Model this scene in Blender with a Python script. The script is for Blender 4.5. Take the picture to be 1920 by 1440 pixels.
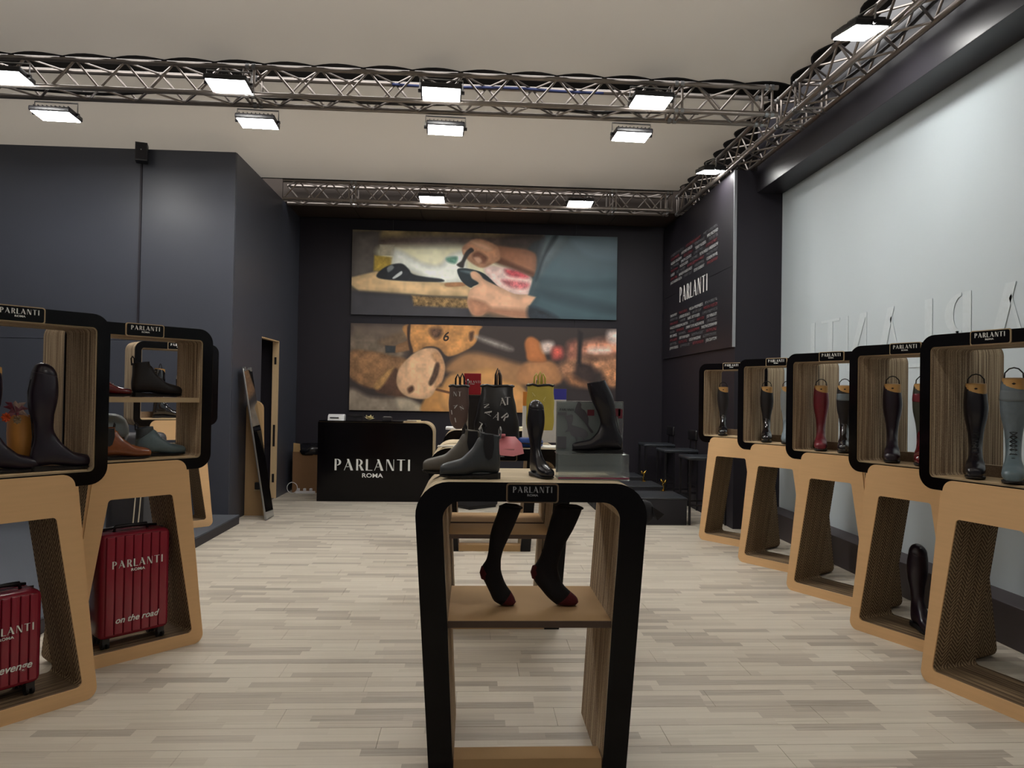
import bpy, bmesh, math, random
import numpy as np
from mathutils import Vector, Matrix, Euler
random.seed(7)
R = math.radians
for o in list(bpy.data.objects): bpy.data.objects.remove(o, do_unlink=True)
SC = bpy.context.scene
COL = SC.collection

# ---------------------------------------------------------------- camera, world, exposure
cam = bpy.data.cameras.new('camera'); cam.sensor_width = 36.0; cam.lens = 1370/1920*36.0
cam.clip_end = 100
camo = bpy.data.objects.new('camera', cam); COL.objects.link(camo)
def cam_basis(yaw, pitch, roll):
    y, p, r = R(yaw), R(pitch), R(roll)
    f = Vector((math.sin(y)*math.cos(p), math.cos(y)*math.cos(p), math.sin(p)))
    ri = Vector((math.cos(y), -math.sin(y), 0)); u = ri.cross(f)
    r2 = math.cos(r)*ri + math.sin(r)*u; u2 = -math.sin(r)*ri + math.cos(r)*u
    return r2, u2, f
_r, _u, _f = cam_basis(3.1, 0.8, 0.95)
M = Matrix((_r, _u, -_f)).transposed().to_4x4(); M.translation = Vector((0, 0, 1.5))
camo.matrix_world = M
SC.camera = camo
w = bpy.data.worlds.new('hall'); SC.world = w; w.use_nodes = True
w.node_tree.nodes['Background'].inputs[0].default_value = (1.0, 0.95, 0.90, 1)
w.node_tree.nodes['Background'].inputs[1].default_value = 0.09
SC.view_settings.view_transform = 'Standard'; SC.view_settings.look = 'None'
SC.view_settings.gamma = 1; SC.view_settings.use_curve_mapping = False
SC.view_settings.exposure = 0.42
LAMP_POWER = 62.0
for nm, loc, sx, sy, pw in (('added_ceiling_fill', (-2.5, 1.2, 6.35), 11, 8, 1250), ('added_ceiling_fill', (-2.7, 8.6, 6.35), 10.5, 2.8, 370)):
    la = bpy.data.lights.new(nm, 'AREA'); la.shape = 'RECTANGLE'; la.size = sx; la.size_y = sy; la.energy = pw; la.color = (1, .985, .97)
    lo = bpy.data.objects.new(nm, la); COL.objects.link(lo); lo.location = loc   # unseen area lights added above the stretched fabric to brighten the ceiling

# ---------------------------------------------------------------- helpers: materials
def lin(h):
    h = h.lstrip('#'); v = [int(h[i:i+2], 16)/255 for i in (0, 2, 4)]
    return tuple(c/12.92 if c <= .04045 else ((c+.055)/1.055)**2.4 for c in v)
MATS = {}
def mat(name, col, rough=.6, metal=0, spec=.5, var=.08, scale=30, bump=0, coat=0, stretch=(1,1,1), sheen=0, trans=0, alpha=1):
    if name in MATS: return MATS[name]
    m = bpy.data.materials.new(name); m.use_nodes = True; MATS[name] = m
    nt = m.node_tree; N = nt.nodes; L = nt.links; b = N['Principled BSDF']
    c = lin(col) if isinstance(col, str) else col
    b.inputs['Roughness'].default_value = rough; b.inputs['Metallic'].default_value = metal
    b.inputs['Specular IOR Level'].default_value = spec
    b.inputs['Coat Weight'].default_value = coat; b.inputs['Coat Roughness'].default_value = .05
    if sheen: b.inputs['Sheen Weight'].default_value = sheen
    if trans: b.inputs['Transmission Weight'].default_value = trans; b.inputs['IOR'].default_value = 1.3
    if alpha < 1: b.inputs['Alpha'].default_value = alpha
    tc = N.new('ShaderNodeTexCoord'); mp = N.new('ShaderNodeMapping'); mp.inputs['Scale'].default_value = stretch
    n = N.new('ShaderNodeTexNoise'); n.inputs['Scale'].default_value = scale; n.inputs['Detail'].default_value = 4
    L.new(tc.outputs['Object'], mp.inputs['Vector']); L.new(mp.outputs[0], n.inputs['Vector'])
    mx = N.new('ShaderNodeMix'); mx.data_type = 'RGBA'
    mx.inputs[6].default_value = (*[max(0, x*(1-var)) for x in c], 1); mx.inputs[7].default_value = (*[min(1, x*(1+var)) for x in c], 1)
    L.new(n.outputs['Fac'], mx.inputs[0]); L.new(mx.outputs[2], b.inputs['Base Color'])
    if bump:
        bp = N.new('ShaderNodeBump'); bp.inputs['Strength'].default_value = bump; bp.inputs['Distance'].default_value = .004
        L.new(n.outputs['Fac'], bp.inputs['Height']); L.new(bp.outputs[0], b.inputs['Normal'])
    return m
def math_node(N, L, op, a, b=None, c=None):
    n = N.new('ShaderNodeMath'); n.operation = op
    for i, v in enumerate((a, b, c)):
        if v is None: continue
        if isinstance(v, (int, float)): n.inputs[i].default_value = v
        else: L.new(v, n.inputs[i])
    return n.outputs[0]
def ramp(N, L, fac, stops):
    r = N.new('ShaderNodeValToRGB'); e = r.color_ramp.elements
    while len(e) < len(stops): e.new(.5)
    for el, (p, c) in zip(e, stops): el.position = p; el.color = (*lin(c), 1)
    L.new(fac, r.inputs[0]); return r.outputs[0]
def corrugated(name, lo, mid, hi, herring=False):
    """cut edges of glued corrugated board: layers stacked along the local Y axis"""
    m = bpy.data.materials.new(name); m.use_nodes = True; MATS[name] = m
    nt = m.node_tree; N = nt.nodes; L = nt.links; b = N['Principled BSDF']; b.inputs['Roughness'].default_value = .85
    b.inputs['Specular IOR Level'].default_value = .15
    tc = N.new('ShaderNodeTexCoord'); sp = N.new('ShaderNodeSeparateXYZ'); L.new(tc.outputs['Object'], sp.inputs[0])
    x, y, z = sp.outputs
    cb = N.new('ShaderNodeCombineXYZ'); L.new(math_node(N, L, 'MULTIPLY', y, 170.0), cb.inputs[1])
    L.new(math_node(N, L, 'MULTIPLY', z, 1.5), cb.inputs[2]); L.new(math_node(N, L, 'MULTIPLY', x, 1.5), cb.inputs[0])
    n = N.new('ShaderNodeTexNoise'); n.inputs['Scale'].default_value = 1; n.inputs['Detail'].default_value = 3; L.new(cb.outputs[0], n.inputs['Vector'])
    fine = N.new('ShaderNodeTexNoise'); fine.inputs['Scale'].default_value = 220; L.new(tc.outputs['Object'], fine.inputs['Vector'])
    if herring:
        pp = math_node(N, L, 'PINGPONG', y, .05)
        s = math_node(N, L, 'ADD', math_node(N, L, 'ADD', z, math_node(N, L, 'MULTIPLY', x, .6)), math_node(N, L, 'MULTIPLY', pp, 1.1))
        s = math_node(N, L, 'ADD', math_node(N, L, 'MULTIPLY', s, 6.283/.024), math_node(N, L, 'MULTIPLY', fine.outputs['Fac'], 5.0))
        wv = math_node(N, L, 'MULTIPLY_ADD', math_node(N, L, 'SINE', s), .16, .48)
        fac = math_node(N, L, 'ADD', wv, math_node(N, L, 'MULTIPLY_ADD', n.outputs['Fac'], .5, -.25))
    if herring:
        g = N.new('ShaderNodeNewGeometry'); sn = N.new('ShaderNodeSeparateXYZ'); L.new(g.outputs['Normal'], sn.inputs[0])
        flat = math_node(N, L, 'GREATER_THAN', math_node(N, L, 'ABSOLUTE', sn.outputs[2]), .8)
        f2 = math_node(N, L, 'MULTIPLY_ADD', n.outputs['Fac'], 1.5, -.3)
        mm = N.new('ShaderNodeMix'); L.new(flat, mm.inputs[0]); L.new(fac, mm.inputs[2]); L.new(f2, mm.inputs[3]); fac = mm.outputs[0]
    else:
        fac = math_node(N, L, 'MULTIPLY_ADD', fine.outputs['Fac'], .35, math_node(N, L, 'MULTIPLY_ADD', n.outputs['Fac'], 1.3, -.32))
    L.new(ramp(N, L, fac, [(.25, lo), (.5, mid), (.72, hi)]), b.inputs['Base Color'])
    bp = N.new('ShaderNodeBump'); bp.inputs['Strength'].default_value = .5; bp.inputs['Distance'].default_value = .003
    L.new(fac, bp.inputs['Height']); L.new(bp.outputs[0], b.inputs['Normal'])
    return m
def emis(name, col, strength):
    m = bpy.data.materials.new(name); m.use_nodes = True; MATS[name] = m
    N = m.node_tree.nodes; L = m.node_tree.links; b = N['Principled BSDF']
    b.inputs['Base Color'].default_value = (*lin(col), 1)
    b.inputs['Emission Color'].default_value = (*lin(col), 1); b.inputs['Emission Strength'].default_value = strength
    return m

# ---------------------------------------------------------------- helpers: meshes
class MB:
    def __init__(s): s.v = []; s.f = []; s.mi = []
    def add(s, vs, fs, mi=0):
        o = len(s.v); s.v += [tuple(v) for v in vs]; s.f += [tuple(i+o for i in f) for f in fs]; s.mi += [mi]*len(fs); return s
    def box(s, x0, x1, y0, y1, z0, z1, mi=0, M=None):
        vs = [Vector((x, y, z)) for z in (z0, z1) for y in (y0, y1) for x in (x0, x1)]
        if M: vs = [M @ v for v in vs]
        return s.add(vs, [(0,2,3,1), (4,5,7,6), (0,1,5,4), (2,6,7,3), (0,4,6,2), (1,3,7,5)], mi)
    def cbox(s, x0, x1, y0, y1, z0, z1, c=.01, mi=0, M=None):
        """box with chamfered vertical and horizontal edges"""
        bm = bmesh.new(); bmesh.ops.create_cube(bm, size=1)
        for v in bm.verts: v.co = Vector(((x0+x1)/2+v.co.x*(x1-x0), (y0+y1)/2+v.co.y*(y1-y0), (z0+z1)/2+v.co.z*(z1-z0)))
        bmesh.ops.bevel(bm, geom=bm.edges[:], offset=c, segments=3, profile=.5, affect='EDGES')
        bm.verts.index_update()
        vs = [(M @ v.co) if M else v.co.copy() for v in bm.verts]; fs = [[v.index for v in f.verts] for f in bm.faces]
        bm.free(); return s.add(vs, fs, mi)
    def tube(s, pts, r, n=8, mi=0, closed=False):
        pts = [Vector(p) for p in pts]; rs = r if isinstance(r, (list, tuple)) else [r]*len(pts)
        k = len(pts); rings = []; up = None
        for i, p in enumerate(pts):
            a = pts[(i-1) % k] if (i or closed) else p; b = pts[(i+1) % k] if (i < k-1 or closed) else p
            t = (b-a).normalized()
            if up is None: up = Vector((0, 0, 1)) if abs(t.z) < .9 else Vector((1, 0, 0))
            e = (up - t*up.dot(t)).normalized(); up = e; g = t.cross(e)
            rings.append([p + (e*math.cos(2*math.pi*j/n) + g*math.sin(2*math.pi*j/n))*rs[i] for j in range(n)])
        vs = [v for q in rings for v in q]; fs = []
        for i in range(k if closed else k-1):
            for j in range(n):
                i2 = (i+1) % k
                fs.append((i*n+j, i*n+(j+1) % n, i2*n+(j+1) % n, i2*n+j))
        if not closed: fs += [tuple(range(n))[::-1], tuple((k-1)*n+j for j in range(n))]
        return s.add(vs, fs, mi)
    def lathe(s, prof, n=24, mi=0, c=(0, 0, 0)):
        vs = []; fs = []
        for r_, z in prof:
            for j in range(n): vs.append((c[0]+r_*math.cos(2*math.pi*j/n), c[1]+r_*math.sin(2*math.pi*j/n), c[2]+z))
        for i in range(len(prof)-1):
            for j in range(n): fs.append((i*n+j, i*n+(j+1) % n, (i+1)*n+(j+1) % n, (i+1)*n+j))
        fs.append(tuple(range(n))[::-1]); fs.append(tuple((len(prof)-1)*n+j for j in range(n)))
        return s.add(vs, fs, mi)
    def prism(s, poly, y0, y1, mi=0, axis='y', mi2=None):
        """2D polygon (a, b) extruded between y0 and y1; axis y: (x, z), axis z: (x, y), axis x: (y, z)"""
        f = {'y': lambda a, b, t: (a, t, b), 'z': lambda a, b, t: (a, b, t), 'x': lambda a, b, t: (t, a, b)}[axis]
        n = len(poly); vs = [f(a, b, y0) for a, b in poly] + [f(a, b, y1) for a, b in poly]
        s.add(vs, [tuple(range(n)), tuple(range(n, 2*n))[::-1]], mi)
        o = len(s.v) - 2*n
        for i in range(n): s.f.append((o+i, o+n+i, o+n+(i+1) % n, o+(i+1) % n)); s.mi.append(mi if mi2 is None else mi2)
        return s
    def ring(s, outer, inner, y0, y1, mf=0, ms=0, closed=True):
        """band between two outlines of equal length in XZ, extruded along Y"""
        n = len(outer); vs = []
        for y in (y0, y1):
            vs += [(a, y, b) for a, b in outer] + [(a, y, b) for a, b in inner]
        O0, I0, O1, I1 = 0, n, 2*n, 3*n; ff = []; fs = []
        for i in range(n if closed else n-1):
            j = (i+1) % n
            ff += [(O0+i, I0+i, I0+j, O0+j), (O1+i, O1+j, I1+j, I1+i)]
            fs += [(O0+i, O0+j, O1+j, O1+i), (I0+i, I1+i, I1+j, I0+j)]
        if not closed: fs += [(O0, O1, I1, I0), (O0+n-1, I0+n-1, I1+n-1, O1+n-1)]
        o = len(s.v); s.add(vs, ff, mf); s.f += [tuple(i+o for i in f) for f in fs]; s.mi += [ms]*len(fs)
        return s
    def build(s, name, mats, parent=None, smooth=False, loc=None, rot=None, angle=None):
        me = bpy.data.meshes.new(name); me.from_pydata([tuple(v) for v in s.v], [], s.f)
        if not isinstance(mats, (list, tuple)): mats = [mats]
        for m in mats: me.materials.append(m)
        if len(mats) > 1: me.polygons.foreach_set('material_index', s.mi)
        bm = bmesh.new(); bm.from_mesh(me); bmesh.ops.recalc_face_normals(bm, faces=bm.faces); bm.to_mesh(me); bm.free()
        if smooth: me.polygons.foreach_set('use_smooth', [True]*len(me.polygons))
        if smooth and angle:
            try: me.set_sharp_from_angle(angle=R(angle))
            except Exception: pass
        me.update()
        o = bpy.data.objects.new(name, me); COL.objects.link(o)
        if parent: o.parent = parent
        if loc is not None: o.location = loc
        if rot is not None: o.rotation_euler = rot
        return o
def mesh_obj(name, me, parent=None, loc=None, rot=None, scale=None):
    o = bpy.data.objects.new(name, me); COL.objects.link(o)
    if parent: o.parent = parent
    if loc is not None: o.location = loc
    if rot is not None: o.rotation_euler = rot
    if scale is not None: o.scale = scale
    return o
def tag(o, label, cat, group=None):
    o['label'] = label; o['category'] = cat
    if group: o['group'] = group
    return o
def thing(name, label, cat, loc=(0, 0, 0), rz=0, group=None):
    o = bpy.data.objects.new(name, None); COL.objects.link(o); o.location = loc; o.rotation_euler = (0, 0, rz)
    o.empty_display_size = .1
    return tag(o, label, cat, group)
def structure(o): o['kind'] = 'structure'; return o
def dup(root, loc=None, rz=None, label=None, group=None):
    r = root.copy(); COL.objects.link(r)
    if loc is not None: r.location = loc
    if rz is not None: r.rotation_euler = (0, 0, rz)
    if label: r['label'] = label
    if group: r['group'] = group
    for ch in list(root.children):
        c = ch.copy(); COL.objects.link(c); c.parent = r
        for g in list(ch.children):
            d = g.copy(); COL.objects.link(d); d.parent = c
    return r
def rpoly(corners, k=6):
    """rounded closed polygon; corners = (x, z, radius)"""
    n = len(corners); out = []
    for i, (x, z, r) in enumerate(corners):
        p = Vector((x, z)); a = Vector(corners[i-1][:2]); b = Vector(corners[(i+1) % n][:2])
        if r <= 0: out += [(x, z)]*1 if k == 0 else [(x, z)]*(k+1); continue
        da = (a-p).normalized(); db = (b-p).normalized(); th = da.angle(db)/2
        t = r/math.tan(th); c = p + (da+db).normalized()*(r/math.sin(th))
        s0 = p+da*t - c; s1 = p+db*t - c
        a0 = math.atan2(s0.y, s0.x); a1 = math.atan2(s1.y, s1.x); d = (a1-a0+math.pi) % (2*math.pi)-math.pi
        for j in range(k+1): out.append((c.x+r*math.cos(a0+d*j/k), c.y+r*math.sin(a0+d*j/k)))
    return out
def arc(cx, cy, rx, ry, a0, a1, n=10):
    return [(cx+rx*math.cos(R(a0+(a1-a0)*i/n)), cy+ry*math.sin(R(a0+(a1-a0)*i/n))) for i in range(n+1)]

def crom(P, n):
    out = []; k = len(P)
    for i in range(k-1):
        p0, p1, p2, p3 = P[max(i-1, 0)], P[i], P[i+1], P[min(i+2, k-1)]
        for j in range(n):
            t = j/n
            out.append([.5*((2*b)+(-a+c)*t+(2*a-5*b+4*c-d)*t*t+(-a+3*b-3*c+d)*t**3) for a, b, c, d in zip(p0, p1, p2, p3)])
    out.append(list(P[-1])); return out

# ---------------------------------------------------------------- materials
m_wall = mat('charcoal_paint', '#40434d', rough=.40, spec=.45, var=.06, scale=3, bump=.05)
m_wall2 = mat('back_charcoal_paint', '#26232a', rough=.5, spec=.3, var=.06, scale=3)
m_kraft = mat('kraft_board', '#d9b182', rough=.75, spec=.2, var=.07, scale=4, stretch=(1, 1, 14))
m_palek = mat('pale_kraft_sheet', '#c9b08c', rough=.8, spec=.2, stretch=(1, 20, 1), scale=8, var=.12)
m_kraft2 = mat('kraft_shelf_board', '#a98a64', rough=.8, spec=.2, var=.08, scale=6)
m_rim = mat('board_rim', '#b09a7a', rough=.8, spec=.2)
m_gloss = mat('black_gloss_acrylic', '#050305', rough=.14, spec=.22, var=.1)
m_corr = corrugated('corrugated_edges', '#574637', '#97816a', '#d6c3a2')
m_corrl = corrugated('pale_corrugated_edges', '#a8957a', '#cdbb9d', '#e2d3b6')
m_herr = corrugated('slanted_corrugated_edges', '#3a2b20', '#7a6650', '#b59d7a', herring=True)
m_white = mat('white_print', '#dcdcd8', rough=.6)
m_alu = mat('truss_aluminium', '#8e8680', rough=.38, metal=.85, var=.15, scale=8)
m_steel = mat('brushed_steel', '#9a9a9a', rough=.3, metal=.9, var=.1)
m_black = mat('black_plastic', '#141216', rough=.4, var=.2)
m_dark = mat('dark_fabric', '#1b191e', rough=.8, var=.2, scale=80, bump=.1)
m_lea = mat('black_leather', '#16131a', rough=.27, spec=.5, var=.15, scale=60, bump=.06)
m_leam = mat('matte_black_leather', '#1a1618', rough=.5, spec=.4, var=.2, scale=80, bump=.1)
m_leap = mat('black_patent_leather', '#0c0b10', rough=.08, spec=.7, coat=.6)
m_purple = mat('dark_plum_leather', '#1c1220', rough=.3, var=.15, scale=60, bump=.05)
m_grey = mat('grey_blue_leather', '#66727a', rough=.45, var=.15, scale=60, bump=.1)
m_teal = mat('grey_teal_leather', '#607178', rough=.38, var=.15, scale=50, bump=.08)
m_tealdk = mat('dark_slate_leather', '#3d454c', rough=.5, var=.15, scale=50, bump=.1)
m_cognac = mat('cognac_leather', '#7d4526', rough=.25, var=.3, scale=20, bump=.04)
m_burg = mat('burgundy_leather', '#6b1c28', rough=.3, var=.15, scale=40, bump=.05)
m_redp = mat('red_patent_leather', '#5f0f18', rough=.1, coat=.6)
m_olive = mat('olive_leather', '#33352a', rough=.4, var=.15)
m_taupe = mat('taupe_oiled_leather', '#5a544c', rough=.5, var=.15, scale=40, bump=.06)
m_coal = mat('charcoal_oiled_leather', '#34383c', rough=.42, var=.15, scale=40, bump=.06)
m_sole = mat('black_rubber', '#121012', rough=.55, var=.1)
m_tree = mat('tan_wood_insert', '#c79a5c', rough=.5, var=.15, scale=12)
m_wire = mat('dark_wire', '#2a2726', rough=.4, metal=.6)
m_sock = mat('black_knit', '#0f0a0d', rough=.95, var=.3, scale=200, bump=.2)
m_sockr = mat('dark_red_knit', '#4a0c14', rough=.95, var=.3, scale=200, bump=.2)
m_case = mat('burgundy_polycarbonate', '#8c2234', rough=.24, spec=.5, var=.05, scale=4)
m_ceil = mat('stretched_beige_fabric', '#e2dbd0', rough=.9, spec=.1, var=.02, scale=1)
def fabric():
    m = bpy.data.materials.new('stretched_translucent_fabric'); m.use_nodes = True; N = m.node_tree.nodes; L = m.node_tree.links
    b = N['Principled BSDF']; b.inputs['Base Color'].default_value = (*lin('#d6d2cb'), 1); b.inputs['Roughness'].default_value = .95; b.inputs['Specular IOR Level'].default_value = .1
    tr = N.new('ShaderNodeBsdfTranslucent'); n = N.new('ShaderNodeTexNoise'); n.inputs['Scale'].default_value = .6
    L.new(ramp(N, L, n.outputs['Fac'], [(.3, '#cfc9c0'), (.7, '#c9c6c2')]), tr.inputs[0])
    mx = N.new('ShaderNodeMixShader'); mx.inputs[0].default_value = .4; L.new(b.outputs[0], mx.inputs[1]); L.new(tr.outputs[0], mx.inputs[2])
    L.new(mx.outputs[0], N['Material Output'].inputs[0]); return m
m_ceil = fabric()
m_brown = mat('dark_brown_panel', '#30261f', rough=.8, var=.1, scale=2)
m_mirror = mat('mirror_glass', '#c8ccd0', rough=.03, metal=1.0, var=.01)
m_acr = mat('clear_acrylic', '#dfe6e6', rough=.05, spec=.6, trans=.9, alpha=.75, var=.01)
m_gold = mat('gold_metal', '#c9a24a', rough=.25, metal=.9)
m_carpet = mat('blue_grey_carpet', '#55585f', rough=.95, spec=.1, var=.2, scale=150, bump=.3)
m_bagbrown = mat('brown_bag_fabric', '#5e4a44', rough=.6, var=.15, scale=20)
m_bagblack = mat('black_bag_leather', '#161417', rough=.35, var=.2, scale=12, bump=.15)
m_bagyel = mat('yellow_bag_fabric', '#c6b452', rough=.5, var=.12, scale=15)
m_vase = mat('honey_wood', '#c08540', rough=.4, var=.25, scale=8, stretch=(6, 6, .6))
def floor_material():
    m = bpy.data.materials.new('pale_three_strip_laminate'); m.use_nodes = True; N = m.node_tree.nodes; L = m.node_tree.links
    b = N['Principled BSDF']; b.inputs['Roughness'].default_value = .42; b.inputs['Specular IOR Level'].default_value = .3
    g = N.new('ShaderNodeNewGeometry'); sp = N.new('ShaderNodeSeparateXYZ'); L.new(g.outputs['Position'], sp.inputs[0]); x, y, z = sp.outputs
    row = math_node(N, L, 'FLOOR', math_node(N, L, 'DIVIDE', y, .065))
    wn = N.new('ShaderNodeTexWhiteNoise'); wn.noise_dimensions = '1D'; L.new(row, wn.inputs['W'])
    xs = math_node(N, L, 'ADD', x, math_node(N, L, 'MULTIPLY', wn.outputs['Value'], 1.26))
    colm = math_node(N, L, 'FLOOR', math_node(N, L, 'DIVIDE', xs, .42))
    cb = N.new('ShaderNodeCombineXYZ'); L.new(row, cb.inputs[0]); L.new(colm, cb.inputs[1])
    wn2 = N.new('ShaderNodeTexWhiteNoise'); wn2.noise_dimensions = '2D'; L.new(cb.outputs[0], wn2.inputs['Vector'])
    cb2 = N.new('ShaderNodeCombineXYZ'); L.new(math_node(N, L, 'MULTIPLY', x, 2.2), cb2.inputs[0]); L.new(math_node(N, L, 'MULTIPLY', y, 60), cb2.inputs[1])
    L.new(math_node(N, L, 'MULTIPLY', wn2.outputs['Value'], 50), cb2.inputs[2])
    n = N.new('ShaderNodeTexNoise'); n.inputs['Scale'].default_value = 1; n.inputs['Detail'].default_value = 5; n.inputs['Roughness'].default_value = .65
    L.new(cb2.outputs[0], n.inputs['Vector'])
    v = math_node(N, L, 'ADD', math_node(N, L, 'MULTIPLY', wn2.outputs['Value'], .8), math_node(N, L, 'MULTIPLY_ADD', n.outputs['Fac'], .7, -.25))
    c = ramp(N, L, v, [(.02, '#9c9387'), (.25, '#b3aa9c'), (.48, '#c3baab'), (.78, '#ccc4b5'), (.98, '#bcb4a4')])
    # dark joints between strips
    fy = math_node(N, L, 'FRACT', math_node(N, L, 'DIVIDE', y, .065))
    line = math_node(N, L, 'LESS_THAN', fy, .035)
    mx = N.new('ShaderNodeMix'); mx.data_type = 'RGBA'; mx.inputs[7].default_value = (*lin('#9a9084'), 1)
    L.new(math_node(N, L, 'MULTIPLY', line, .45), mx.inputs[0]); L.new(c, mx.inputs[6]); L.new(mx.outputs[2], b.inputs['Base Color'])
    return m
m_floor = floor_material()
m_lamp = emis('lamp_diffuser', '#fffdf9', LAMP_POWER)

# ---------------------------------------------------------------- room shell
def room():
    XL, XR, YB, H = -2.7, 3.31, 11.4, 4.175
    # floor with single boards
    fl = structure(MB().box(-3.0, 3.54, -2.5, 11.6, -.06, -.012).build('floor', mat('subfloor', '#6e675d')))
    bw, bl, gap = .195, 1.26, .0012
    board = MB(); c = .001
    board.add([(0, 0, -.01), (bl-gap, 0, -.01), (bl-gap, bw-gap, -.01), (0, bw-gap, -.01), (0, 0, -c), (bl-gap, 0, -c), (bl-gap, bw-gap, -c), (0, bw-gap, -c),
               (c, c, 0), (bl-gap-c, c, 0), (bl-gap-c, bw-gap-c, 0), (c, bw-gap-c, 0)],
              [(0,1,5,4), (1,2,6,5), (2,3,7,6), (3,0,4,7), (4,5,9,8), (5,6,10,9), (6,7,11,10), (7,4,8,11), (8,9,10,11)])
    first = board.build('floor_board', m_floor, fl); me = first.data; cnt = 0
    rows = [i for i in range(12, 59)]
    for i in rows:
        off = (i*0.37 % 1)*bl; x = -3.0-off; y = i*bw
        while x < 3.5:
            x0, x1 = max(x, -2.58 if y < 8.3 else -2.72), min(x+bl, XR+.02)
            if x1-x0 > .02:
                o = first if cnt == 0 else mesh_obj('floor_board', me, fl)
                o.location = (x0, y, 0); o.scale = ((x1-x0)/bl, 1, 1); cnt += 1
            x += bl
    rest = MB().box(-2.58, XR+.02, -2.5, 12*bw-.001, -.01, 0).build('floor_board', m_floor, fl); rest['kind'] = 'stuff'
    # left block: front wall of 1.03 m panels (two rows), side wall with a doorway
    wl = structure(MB().box(-8.0, XL-.02, 8.37, 8.5, 0, H-.005).build('wall_left', m_wall2))
    for x0, x1 in ((-3.73, -2.7), (-5.86, -3.73), (-7.99, -5.86)):
        for z0, z1 in ((.10, 2.03), (2.03, H)) if x1 < -3.7 else ((.0, H),):
            MB().cbox(x0+.003, x1-.003, 8.35, 8.38, z0+.002, z1-.002, .003).build('wall_panel', m_wall, wl)
    ws = structure(MB().box(XL-.03, XL, 8.38, 9.5, 0, H).box(XL-.03, XL, 10.355, YB, 0, H).box(XL-.03, XL, 9.5, 10.355, 2.19, H).build('wall_side', m_wall))
    dr = structure(MB().box(-3.6, XL-.03, 9.45, 9.48, 0, 2.3).box(-3.6, -3.57, 9.45, 10.5, 0, 2.3).box(-3.6, XL-.03, 10.42, 10.45, 0, 2.3).box(-3.6, XL-.03, 9.45, 10.45, 2.25, 2.28)
                   .box(-3.6, XL-.0, 9.5, 10.4, -.02, -.001).build('door_1', m_wall2))
    MB().box(XL-.085, XL-.001, 10.335, 10.354, 0, 2.185).build('door_jamb', m_rimj, dr)
    MB().box(XL-.06, XL-.001, 9.505, 10.33, 2.172, 2.186).build('door_head', m_rimj, dr)
    for z0, z1 in ((1.86, 1.96), (.72, 1.02), (.22, .34)):
        MB().box(XL-.06, XL-.03, 10.331, 10.335, z0, z1).build('lock_plate' if z0 < 1 else 'hinge', m_black, dr)
    # back wall in 1 m panels
    wb = structure(MB().box(-2.73, 3.1, YB+.02, YB+.12, 0, 4.18).build('wall_back', m_wall2))
    xs = [-2.7, -1.27, .16, 1.59, 3.0]
    for a, b in zip(xs, xs[1:]): MB().cbox(a+.001, b-.001, YB, YB+.03, .002, 4.18, .002).build('wall_panel', m_wall2, wb)
    # right banner wall, its printed panel is built later; pillar face
    wr = structure(MB().box(3.0, 3.55, 8.23, 11.5, 0, 4.125).build('wall_right', m_wall2))
    # pale wall, plinth, beam over it
    pw = structure(MB().box(3.54, 3.66, -2.5, 8.23, 0, 3.87).build('wall_display', m_pale))
    structure(MB().cbox(3.31, 3.54, -2.5, 8.23, 0, .26, .004).build('trim_1', mat('plinth_paint', '#3b3336', rough=.5)))
    structure(MB().cbox(3.24, 3.7, -2.5, 8.23, 3.87, 4.62, .004).build('trim_2', m_wall2b))
    # left platform with carpet
    pf = structure(MB().box(-8, -2.58, -2.5, 8.35, 0, .085).build('trim_3', m_wall2))
    MB().box(-8, -2.582, -2.5, 8.35, .086, .10).build('carpet', m_carpet, pf)
    # brown boards above the back wall
    br = structure(MB().box(-2.7, 3.0, 10.6, 11.6, 4.215, 4.24).build('ceiling_back', m_brown))
    for i in range(7):
        a = -3.72+i*.97
        MB().cbox(a+.003, a+.967, 10.58, 11.52, 4.19, 4.215, .003).build('ceiling_board', m_brown, br)
        MB().cbox(a+.003, a+.967, 10.55, 10.575, 4.19, 4.95, .003).build('fascia_board', m_brown, br)
m_rimj = mat('pale_jamb_wood', '#c9ad86', rough=.6, stretch=(1, 1, .1))
m_pale = mat('pale_grey_screen_wall', '#bdc7cc', rough=.55, spec=.3, var=.015, scale=1)
m_wall2b = mat('beam_charcoal_paint', '#2b292f', rough=.35, spec=.4, var=.05, scale=3)
room()
m_hall = mat('hall_roof', '#1a1614', rough=.9)
structure(MB().box(-9, 5.1, -3.2, 12.6, 6.5, 6.6).build('ceiling_hall', m_hall))
structure(MB().box(5.0, 5.1, -3.2, 12.6, 0, 6.5).build('wall_hall_right', m_hall))
structure(MB().box(-9, 5.0, 12.5, 12.6, 0, 6.5).build('wall_hall_back', m_hall))

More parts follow.
